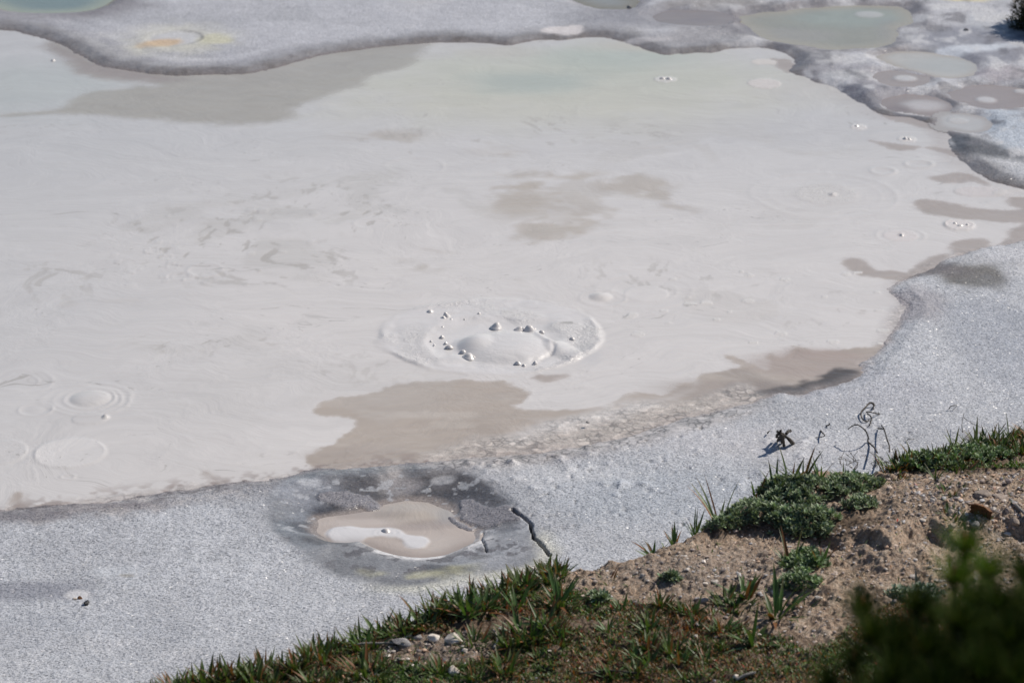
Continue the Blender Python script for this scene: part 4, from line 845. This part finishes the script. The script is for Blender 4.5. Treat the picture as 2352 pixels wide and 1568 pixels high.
keep = (U(0, 1, len(x)) < pd*(.6+1.2*np.clip(nn+.3, 0, 1))) & ~((px < 2040) & (px > 1640) & (py < 1205)) & ~((px > 2040) & (py < 1080))
x, y, z, px, py = x[keep], y[keep], z[keep], px[keep], py[keep]; n = len(x)
r = .0022+.0065*U(0, 1, n)**4+.0012*U(0, 1, n); big = U(0, 1, n) < np.where((px > 1950) & (py < 1215), .10, .02); r = np.where(big, U(.006, .013, n), r)
pal = np.array([(.38, .31, .26), (.30, .24, .20), (.24, .20, .18), (.46, .42, .38), (.40, .28, .20), (.16, .14, .135), (.34, .33, .33)])
c = pal[rng.integers(0, 7, n)]*1.35*(1+U(-.25, .2, (n, 1)))
gravel('gravel', x, y, z, r, c, 'small tan and grey pebbles strewn over the bank', 'gravel')
def stone(px, py, wpx, mat, lab, flat=.6, asp=(1, 1), where='bank', name='stone', cat='stone', grp='stones lying on the bank', seed=0, sharp=0.0):
    if where == 'bank': x, y, z = [float(v) for v in bank_at(px, py)]
    else: x, y = [float(v) for v in at(px, py, .02)]; z = .024
    d = y*cp+(CAMZ-z)*sp_; r = wpx/2*d/FPX
    rs = np.random.default_rng(100+seed); V = I3[0].copy()
    for _ in range(6+int(sharp*16)):                       # facets cut by random planes
        nv = rs.normal(size=3); nv /= np.linalg.norm(nv); h = rs.uniform(.5, .86)
        k = V@nv; V = V-np.where(k > h, (k-h)*(.75+.25*sharp), 0)[:, None]*nv
    V = V*(1+.12*fbm(V[:, 0]*2+seed, V[:, 1]*2+V[:, 2], seed, 3))[:, None]
    V = V*np.array([r*asp[0], r*asp[1], r*flat]); V[:, 2] += r*flat*.45
    o = mk(name, V, I3[1], mat, loc=(x, y, z), smooth=sharp < .3); o.rotation_euler = (rs.uniform(-.15, .15), rs.uniform(-.15, .15), rs.uniform(0, 6.28))
    return tag(o, lab, cat, grp)
for i, a in enumerate([(1042,1474,56,M_pale,'largest white stone with a rusty top in the bottom pebble patch',.55,(1,.75)),(993,1468,34,M_pale,'whitish squarish stone left of the largest white stone',.7),(925,1476,56,M_grey,'flat grey slab at the left of the pebble patch',.3,(1,.6)),(960,1466,30,M_grey,'small grey slab between the flat slab and the squarish stone',.4),(1067,1496,16,M_pale,'small bright white stone in front of the largest one',.9),
    (1042,1542,30,M_pale,'white stone at the bottom edge below the pebble patch',.6),(1010,1530,26,M_pale,'jagged white stone at the bottom edge, left of the other white one',.7),(1155,1465,14,M_pale,'small white chip near the tall dark tuft',.7),(2254,1142,46,M_tanst,'big rounded tan clod on the pebbly slope at right',.6),(2303,1146,40,M_tanst,'low tan clod right of the big rounded one',.45),(2187,1211,20,M_tanst,'mottled round stone at the lower edge of the pebbles',.8),(2220,1203,15,M_tanst,'orange tan pebble between two grey stones',.8),(2240,1206,23,M_grey,'grey two pointed stone in front of the rusty bark',.9),
    (2314,1172,17,M_tanst,'round brown stone right of the rusty bark',.9),(2263,1165,15,M_grey,'grey stone directly behind the rusty bark',.8),(2142,1152,15,M_pale,'pale stone at the upper left of the pebble field',.7),(2150,1138,14,M_tanst,'tan stone just above the pale one in the pebble field',.7),(2020,1158,16,M_pale,'pale pebble beside the silvery sprig',.8),(1998,1148,22,M_pale,'pinkish white stone on the edge of the silvery mat',.9),
    (1640,1336,22,M_pale,'white flake lying on tan soil left of the leafy patch',.4),(1620,1342,14,M_pale,'small pale stone left of the white flake',.7),(1477,1322,14,M_pale,'white stone on the tan soil near the grass row',.7),(1440,1328,12,M_tanst,'tan crumb of stone near the grass row',.7),(1545,1290,14,M_tanst,'brown clod on the sandy brink below the lone drooping tuft',.7),(1880,1380,22,M_pale,'chalky lump below the lowest leafy patch',.5),(1690,1555,20,M_pale,'pale stone in the dark moss at the bottom',.5),(1598,1462,14,M_pale,'white stone at the left of the rusty moss',.8),
    (2332,1205,26,M_tanst,'tan stone leaning at the right edge of the bank',.7),(2120,1196,15,M_pale,'whitish pebble in the middle of the pebble field',.7),(2080,1150,16,M_tanst,'tan pebble near the left of the pebble field',.7)]):
    stone(*a, seed=i, sharp=.45)
stone(200, 1391, 21, M_black, 'glossy black angular stone on the pale flat at lower left', .95, (1, .8), 'flat', 'stone', 'stone', 'stones on the pale flat', 50, 1.0)
stone(184, 1378, 15, M_bark, 'dark brown stone with a pale left half behind the black one', .8, (1, .8), 'flat', 'stone', 'stone', 'stones on the pale flat', 51, .6)
stone(172, 1379, 13, M_pale, 'whitish stone touching the brown one on the pale flat', .7, (1, .8), 'flat', 'stone', 'stone', 'stones on the pale flat', 52, .3)
stone(1350, 972, 9, M_grey, 'tiny dark grey lump on the drying shallows', .6, (1, .8), 'flat', 'stone', 'stone', 'stones on the pale flat', 53, .3)
stone(2218, 72, 14, M_grey, 'small dark stone on the smooth grey silt at the upper right', .6, (1, .8), 'flat', 'stone', 'stone', 'stones on the pale flat', 54, .3)
stone(1445, 20, 14, M_grey, 'small dark stone between the two far pools at the top', .6, (1, .8), 'flat', 'stone', 'stone', 'stones on the pale flat', 55, .3)

# ---------------------------------------------------------------- twigs
TS = 1.0
def tube(P, r0, r1, na=7, knob=.12):
    P = catmull(P, False, 5); n = len(P); V = []
    for i, p in enumerate(P):
        d = P[min(i+1, n-1)]-P[max(i-1, 0)]; d = d/(np.linalg.norm(d)+1e-9)
        a = np.cross(d, (0, 0, 1.0)) if abs(d[2]) < .95 else np.cross(d, (1.0, 0, 0)); a /= np.linalg.norm(a); b = np.cross(d, a)
        r = TS*(r0+(r1-r0)*i/(n-1))*(1+random.uniform(-knob, knob))
        for k in range(na): V.append(p+r*(a*math.cos(k/na*6.2832)+b*math.sin(k/na*6.2832)))
    F = [(i*na+k, i*na+(k+1) % na, (i+1)*na+(k+1) % na, (i+1)*na+k) for i in range(n-1) for k in range(na)]
    F3 = [(k, (k+1) % na, 0) for k in range(1, na-1)]
    V += [P[0], P[-1]]; c0, c1 = n*na, n*na+1
    T3_ = [(c0, (k+1) % na, k) for k in range(na)]+[(c1, (n-1)*na+k, (n-1)*na+(k+1) % na) for k in range(na)]
    return np.array(V), np.array(F), np.array(T3_)
def lift(P, zs):
    out = []
    for (px, py), z in zip(P, zs): x, y = at(px, py, z); out.append((float(x), float(y), z))
    return np.array(out)
def twig(paths, lab, r0=.0045, r1=.002, name='dead_twig', mat=M_twig, hairs=0, grp='dead twigs on the pale flat', base=None):
    W = [lift(P, z) for P, z in paths]; o0 = W[0][0].copy(); Vs = []; Fq = []; Ft = []; off = 0
    for k, w_ in enumerate(W):
        V, F, T3_ = tube(w_-o0, r0*(1 if k == 0 else .7), r1)
        Vs.append(V); Fq.append(F+off); Ft.append(T3_+off); off += len(V)
        if hairs:
            c = catmull(w_-o0, False, 5); idx = rng.integers(0, len(c), hairs)
            V, F, _, _ = blades(c[idx], U(0, 6.28, hairs), U(-.2, 1.2, hairs), U(.006, .014, hairs), np.full(hairs, .0035), U(-.3, .3, hairs), 2, 'x', .6)
            Vs.append(V); Fq.append(F+off); off += len(V)
    o = mk(name, np.concatenate(Vs), [np.concatenate(Fq), np.concatenate(Ft)], mat, loc=tuple(o0))
    return tag(o, lab, 'twig', grp)
TS = .85
def Q(u, v): return 3100*.605+u*400/2240*.605, 1480*.605+v*280/1568*.605
q_ = lambda *a: [Q(*p) for p in a]
twig([(q_((1230,330),(1180,275),(1110,290),(1030,380),(950,470),(950,560),(1000,640),(1070,665),(1110,640)), [.035,.05,.05,.05,.045,.04,.04,.035,.03]), (q_((1060,470),(1150,470),(1250,495),(1340,510)), [.04,.06,.05,.03]), (q_((1200,410),(1215,350),(1235,320)), [.03,.045,.04]), (q_((1080,500),(1150,560),(1160,640),(1130,745)), [.05,.05,.03,.03])],
     'dark hooked twig curled like a loop on the pale flat, highest of the twigs', .0065, .003, hairs=24)
twig([(q_((1290,1330),(1240,1240),(1170,1170),(1090,1090),(1100,1010),(1050,880),(960,790),(860,740),(760,765),(665,835)), [.10,.07,.04,.03,.07,.11,.13,.13,.12,.10])], 'arched bristly twig bending left over the pale flat', .0055, .003, hairs=60)
twig([(q_((1550,1310),(1545,1180),(1500,1050),(1465,920),(1430,820),(1380,755)), [.12,.10,.09,.08,.07,.06]), (q_((1430,825),(1370,825),(1310,825)), [.07,.05,.03])], 'upright bristly twig with a bent tip right of the arched one', .005, .003, hairs=44)
twig([(q_((75,860),(130,910),(170,970),(90,1000),(-20,1010)), [.02,.05,.06,.04,.03])], 'small V shaped twig on the pale flat', .005, .002)
twig([(q_((200,765),(250,745),(275,730),(270,705)), [.028,.035,.04,.05])], 'tiny dark twig fragment above the V shaped one', .005, .003)
twig([(q_((1925,1060),(1960,1040),(2020,1052),(2075,1045)), [.03,.04,.04,.03])], 'short level twig near the right turf', .003, .002)
twig([(q_((500,1560),(530,1440),(570,1350),(605,1250)), [.5,.42,.40,.38])], 'thin bare stem rising from the silvery plants', .0016, .001, name='dry_stem', grp='dry stems on the brink')
twig([(q_((125,1560),(110,1440),(85,1360),(40,1300)), [.5,.42,.40,.38])], 'thin nodding seed stem left of the bare stem', .0013, .001, name='dry_stem', grp='dry stems on the brink', hairs=8)
X0 = 1565.6; Y0 = 524.5; k_ = .3345
twig([([(X0+1835*k_, Y0+1240*k_), (X0+1850*k_, Y0+1220*k_), (X0+1890*k_, Y0+1215*k_), (X0+1860*k_, Y0+1250*k_)], [.03, .05, .05, .03])], 'small curled twig on the pale flat near the right turf', .003, .0015)
twig([([(X0+1930*k_, Y0+1400*k_), (X0+1925*k_, Y0+1340*k_), (X0+1940*k_, Y0+1262*k_)], [.06, .09, .10]), ([(X0+1940*k_, Y0+1300*k_), (X0+2000*k_, Y0+1340*k_), (X0+2060*k_, Y0+1365*k_)], [.09, .08, .06])], 'forked thin twig just behind the right turf', .0025, .0012)
def Qd(u, v): return 2850*.605+u*300/2352*.605, 1580*.605+v*170/1333*.605
q_ = lambda *a: [Qd(*p) for p in a]
twig([(q_((1250,800),(1180,720),(1100,650),(1030,600)), [.03,.06,.07,.07]), (q_((990,880),(975,760),(960,640),(930,560),(860,490),(780,450)), [.03,.06,.09,.10,.10,.10]), (q_((930,560),(850,640),(800,740)), [.10,.07,.03]), (q_((1060,520),(1120,450),(1190,440)), [.06,.06,.05]), (q_((860,490),(790,560),(770,620)), [.1,.08,.05]), (q_((980,600),(900,620),(860,700)), [.1,.09,.04]), (q_((950,580),(900,540),(830,520)), [.11,.12,.12]), (q_((975,640),(940,700),(925,780)), [.09,.06,.03]), (q_((1000,560),(940,530),(880,470),(900,430)), [.09,.11,.13,.14])], 'dark clump of dead plant roots casting a long shadow on the pale flat', .013, .007, name='plant_debris', hairs=260)
twig([(q_((505,495),(540,450),(585,420)), [.03,.05,.04])], 'tiny dark sliver left of the clump of dead roots', .005, .002)
# wiry dead plant at the left end of the right turf
paths = []
for i in range(22):
    a = U(1930, 2050); b = U(1060, 1085); paths.append(([(a, b), (a+U(-14, 14), b-U(6, 18)), (a+U(-30, 20), b-U(14, 34))], [.80, .84, .88]))
twig(paths, 'wiry dead brown plant between the silvery mat and the right turf', .0018, .001, name='dead_plant', hairs=7, grp='dry stems on the brink')
TS = 1.0
def btwig(P, lab, r0, r1, mat, dz=.01, name='dead_twig', cat=None):
    pts = np.array([[float(v) for v in bank_at(px, py, dz)] for px, py in P]); o0 = pts[0].copy(); V, F, T3_ = tube(pts-o0, r0, r1)
    return tag(mk(name, V, [F, T3_], mat, loc=tuple(o0)), lab, cat or 'twig', 'sticks on the bank')
btwig([(2320,1150),(2338,1170),(2360,1190)], 'weathered grey stick at the right edge of the pebbles', .008, .006, M_drygrey)
btwig([(1690,1566),(1715,1558),(1735,1550)], 'pale stick at the bottom in the dark moss', .006, .005, M_drygrey)
btwig([(790,1478),(830,1484),(880,1482),(930,1480)], 'grey root along the left of the pebble patch', .006, .003, M_drygrey)
btwig([(1330,1552),(1400,1545),(1470,1552)], 'dark fallen stick in the moss by the bottom edge', .004, .003, M_twig)
btwig([(1135,1492),(1142,1478),(1140,1462),(1132,1450)], 'curled straw coloured dead leaf behind the pebbles', .004, .0012, M_pale, .012, 'dead_leaf', 'dead leaf')
btwig([(1710,1205),(1750,1215),(1810,1232)], 'thin dark root on the soil under the silvery mat', .003, .002, M_twig)
# slender grey blade standing in the soil
x, y, z = [float(v) for v in bank_at(2104, 1352)]
V, F, T_, I = blades(np.array([[0, 0, 0.]]), np.array([2.0]), np.array([R(84)]), np.array([.09]), np.array([.012]), np.array([.1]), 5, 'lance', .3)
tag(mk('dead_leaf', V, F, M_drygrey, loc=(x, y, z)), 'slender grey dead leaf standing upright on bare soil', 'dead leaf', 'sticks on the bank')
# curved piece of bark
x, y, z = [float(v) for v in bank_at(2250, 1186)]
V = []; F = []; na, nl = 12, 9
for sgn in (0, 1):
    for i in range(nl):
        u = i/(nl-1); 
        for j in range(na):
            a = R(15)+R(150)*j/(na-1); r = (.030-.004*sgn)*(.75+.5*math.sin(math.pi*min(1, u*.9+.1)))
            V.append(((u-.5)*.085+.003*math.sin(j*2.1+i), r*math.cos(a)*1.1, r*math.sin(a)*.9+.002*math.sin(i*1.7+j)-.004))
for sgn in (0, 1):
    for i in range(nl-1):
        for j in range(na-1):
            a = sgn*na*nl+i*na+j; F.append((a, a+1, a+na+1, a+na) if sgn == 0 else (a, a+na, a+na+1, a+1))
for i in range(nl-1):
    for j in (0, na-1): F.append((i*na+j, (i+1)*na+j, na*nl+(i+1)*na+j, na*nl+i*na+j))
for i in (0, nl-1):
    for j in range(na-1): F.append((i*na+j, i*na+j+1, na*nl+i*na+j+1, na*nl+i*na+j))
o = mk('bark_piece', V, np.array(F), M_bark, loc=(x, y, z)); o.rotation_euler = (-1.15, .1, -.45); o.location.z += .012
tag(o, 'curved rusty brown piece of bark lying on the pebbles at right', 'bark')

# ---------------------------------------------------------------- pine sapling in the near right corner
def pine():
    bx_, by_ = 1.02, 4.35; bz_ = float(Hb(bx_, by_)); root = empty('pine_sapling', (bx_, by_, bz_))
    tag(root, 'dark out of focus pine sapling with rusty buds in the lower right corner', 'pine tree')
    def pt(px, py, y): # a point seen at that pixel at distance y
        u = (px-1176)/FPX; v = (784-py)/FPX; t = y/(cp+v*sp_); return np.array([u*t, y, CAMZ+t*(-sp_+v*cp)])
    tips = [(2213,1262,4.35,1),(2190,1335,4.2,1),(2330,1290,4.5,0),(2352,1330,4.3,0),(2270,1320,4.45,0),(2390,1250,4.6,0),(2290,1400,4.1,0),(2140,1420,4.25,0),(2060,1470,4.2,1),(1978,1408,4.4,1),(2000,1470,4.1,0),(1960,1530,4.2,1),(2210,1470,4.0,1),(2130,1500,4.1,0),(2050,1560,4.0,0),(2320,1480,4.0,0),(1900,1590,4.2,0),(2250,1560,3.9,0),(2380,1400,4.2,0),(2150,1590,3.9,0),(2420,1500,4.0,0),(2340,1580,3.9,0),(2010,1620,4.0,0),(2300,1650,3.9,0),(2100,1680,3.9,0),(2200,1640,4.1,0),(1930,1680,4.1,0),(2450,1350,4.4,0),(2480,1600,4.1,0),(2240,1390,4.3,0),(2170,1540,4.3,0),(2400,1560,4.3,0),(2090,1540,4.4,0),(2360,1440,4.5,0)]
    tips += [(random.uniform(2020, 2440), random.uniform(1400, 1720), random.uniform(3.9, 4.6), 0) for _ in range(44)]
    tips = [t_ for t_ in tips if t_[1] > 1290+max(0, (2180-t_[0]))*.75 or t_[3]]
    base = np.array([bx_, by_, bz_]); top = pt(2300, 1560, 4.3)
    V, F, T3_ = tube(np.array([base, base*.6+top*.4+(.02, 0, 0), top])-base, .024, .012); mk('trunk', V, [F, T3_], M_twig, parent=root)
    Vn = []; Fn = []; Cn = []; off = 0
    for (px, py, yy, bud) in tips:
        tip = pt(px, py, yy); s0 = base+(top-base)*random.uniform(.45, 1.0)
        mid = s0*.45+tip*.55+np.array([0, 0, -.06]); P_ = np.array([s0, mid, tip*.9+mid*.1+(0, 0, -.01), tip])
        V, F, T3_ = tube(P_-base, .0075, .003); mk('branch', V, [F, T3_], M_twig, parent=root)
        c = catmull(P_-base, False, 40); m = 620; k = (len(c)-1)*(1-U(0, 1, m)**1.35*.75); k = k.astype(int); b = c[k]
        ax = c[np.minimum(k+2, len(c)-1)]-c[np.maximum(k-2, 0)]; ax /= np.linalg.norm(ax, axis=1)[:, None]
        rd = rng.normal(size=(m, 3)); rd -= (rd*ax).sum(1)[:, None]*ax; rd /= np.linalg.norm(rd, axis=1)[:, None]
        dr = ax*U(.5, 1.3, m)[:, None]+rd*U(.7, 1.7, m)[:, None]+np.array([0, 0, .4]); dr /= np.linalg.norm(dr, axis=1)[:, None]
        L_ = U(.05, .10, m); az = np.arctan2(dr[:, 1], dr[:, 0]); el = np.arcsin(np.clip(dr[:, 2], -1, 1))
        V, F, T_, I = blades(b, az, el, L_, np.full(m, .0017), U(-.15, .25, m), 2, 'x', .5)
        fresh = 1.0 if not (bud and yy > 4.3 and px > 2100) else 1.5
        fresh = 3.2 if (py < 1345 and px < 2300) else 1.0; cc = np.array((.022, .042, .008))*fresh; cc = np.where((U(0, 1, m) < .25)[:, None], np.array((.05, .06, .008))*fresh, cc)*(1+U(-.3, .3, (m, 1)))  # upper tips brighter: yellow-green new growth plus sunlight put into the needle colour
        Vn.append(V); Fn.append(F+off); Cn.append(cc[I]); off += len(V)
        if bud:
            a_ = ax[-1]; bp = np.array([tip-base+(0, 0, -.005), tip-base+(0, 0, .014), tip-base+(.001, 0, .034)])
            V, F, T3_ = tube(bp, .0062, .002, 8, .05); mk('bud', V, [F, T3_], M_bud, parent=root)
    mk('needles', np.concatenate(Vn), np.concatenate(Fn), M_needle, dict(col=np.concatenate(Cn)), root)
M_bud = rock_material('rusty_bud', (.20, .07, .02), (.33, .13, .04), .7, 120)
pine()

# ---------------------------------------------------------------- dark bush at the far upper right corner
def bush():
    x, y = [float(v) for v in at(2425, 72)]; root = empty('dark_bush', (x, y, 0)); tag(root, 'dark bush at the upper right corner beyond the silt', 'bush')
    n = 9000; d = rng.normal(size=(n, 3)); d /= np.linalg.norm(d, axis=1)[:, None]; lob = .75+.35*fbm(d[:, 0]*2.3+4, d[:, 1]*2.3+d[:, 2]*1.7, 88, 3)
    b = d*(U(.35, 1, n)**.4*lob)[:, None]*np.array([.42, .55, .55]); b[:, 2] = np.abs(b[:, 2])*.9+.02
    V, F, T_, I = blades(b, np.arctan2(d[:, 1], d[:, 0])+U(-.9, .9, n), U(-.3, 1.3, n), U(.03, .07, n), U(.012, .022, n), U(-.2, .6, n), 2, 'lance', .3)
    c = np.array([(.030, .038, .010), (.045, .05, .015), (.055, .030, .012)])[rng.integers(0, 3, n)]*(1+U(-.3, .3, (n, 1)))
    mk('foliage', V, F, M_leaf, dict(col=c[I]), root)
    for k in range(6):
        a = k*1.05; V, F, T3_ = tube(np.array([(0, 0, -.05), (.12*math.cos(a), .12*math.sin(a), .2), (.3*math.cos(a), .3*math.sin(a), .42)]), .016, .006); mk('branch', V, [F, T3_], M_twig, parent=root)
bush()
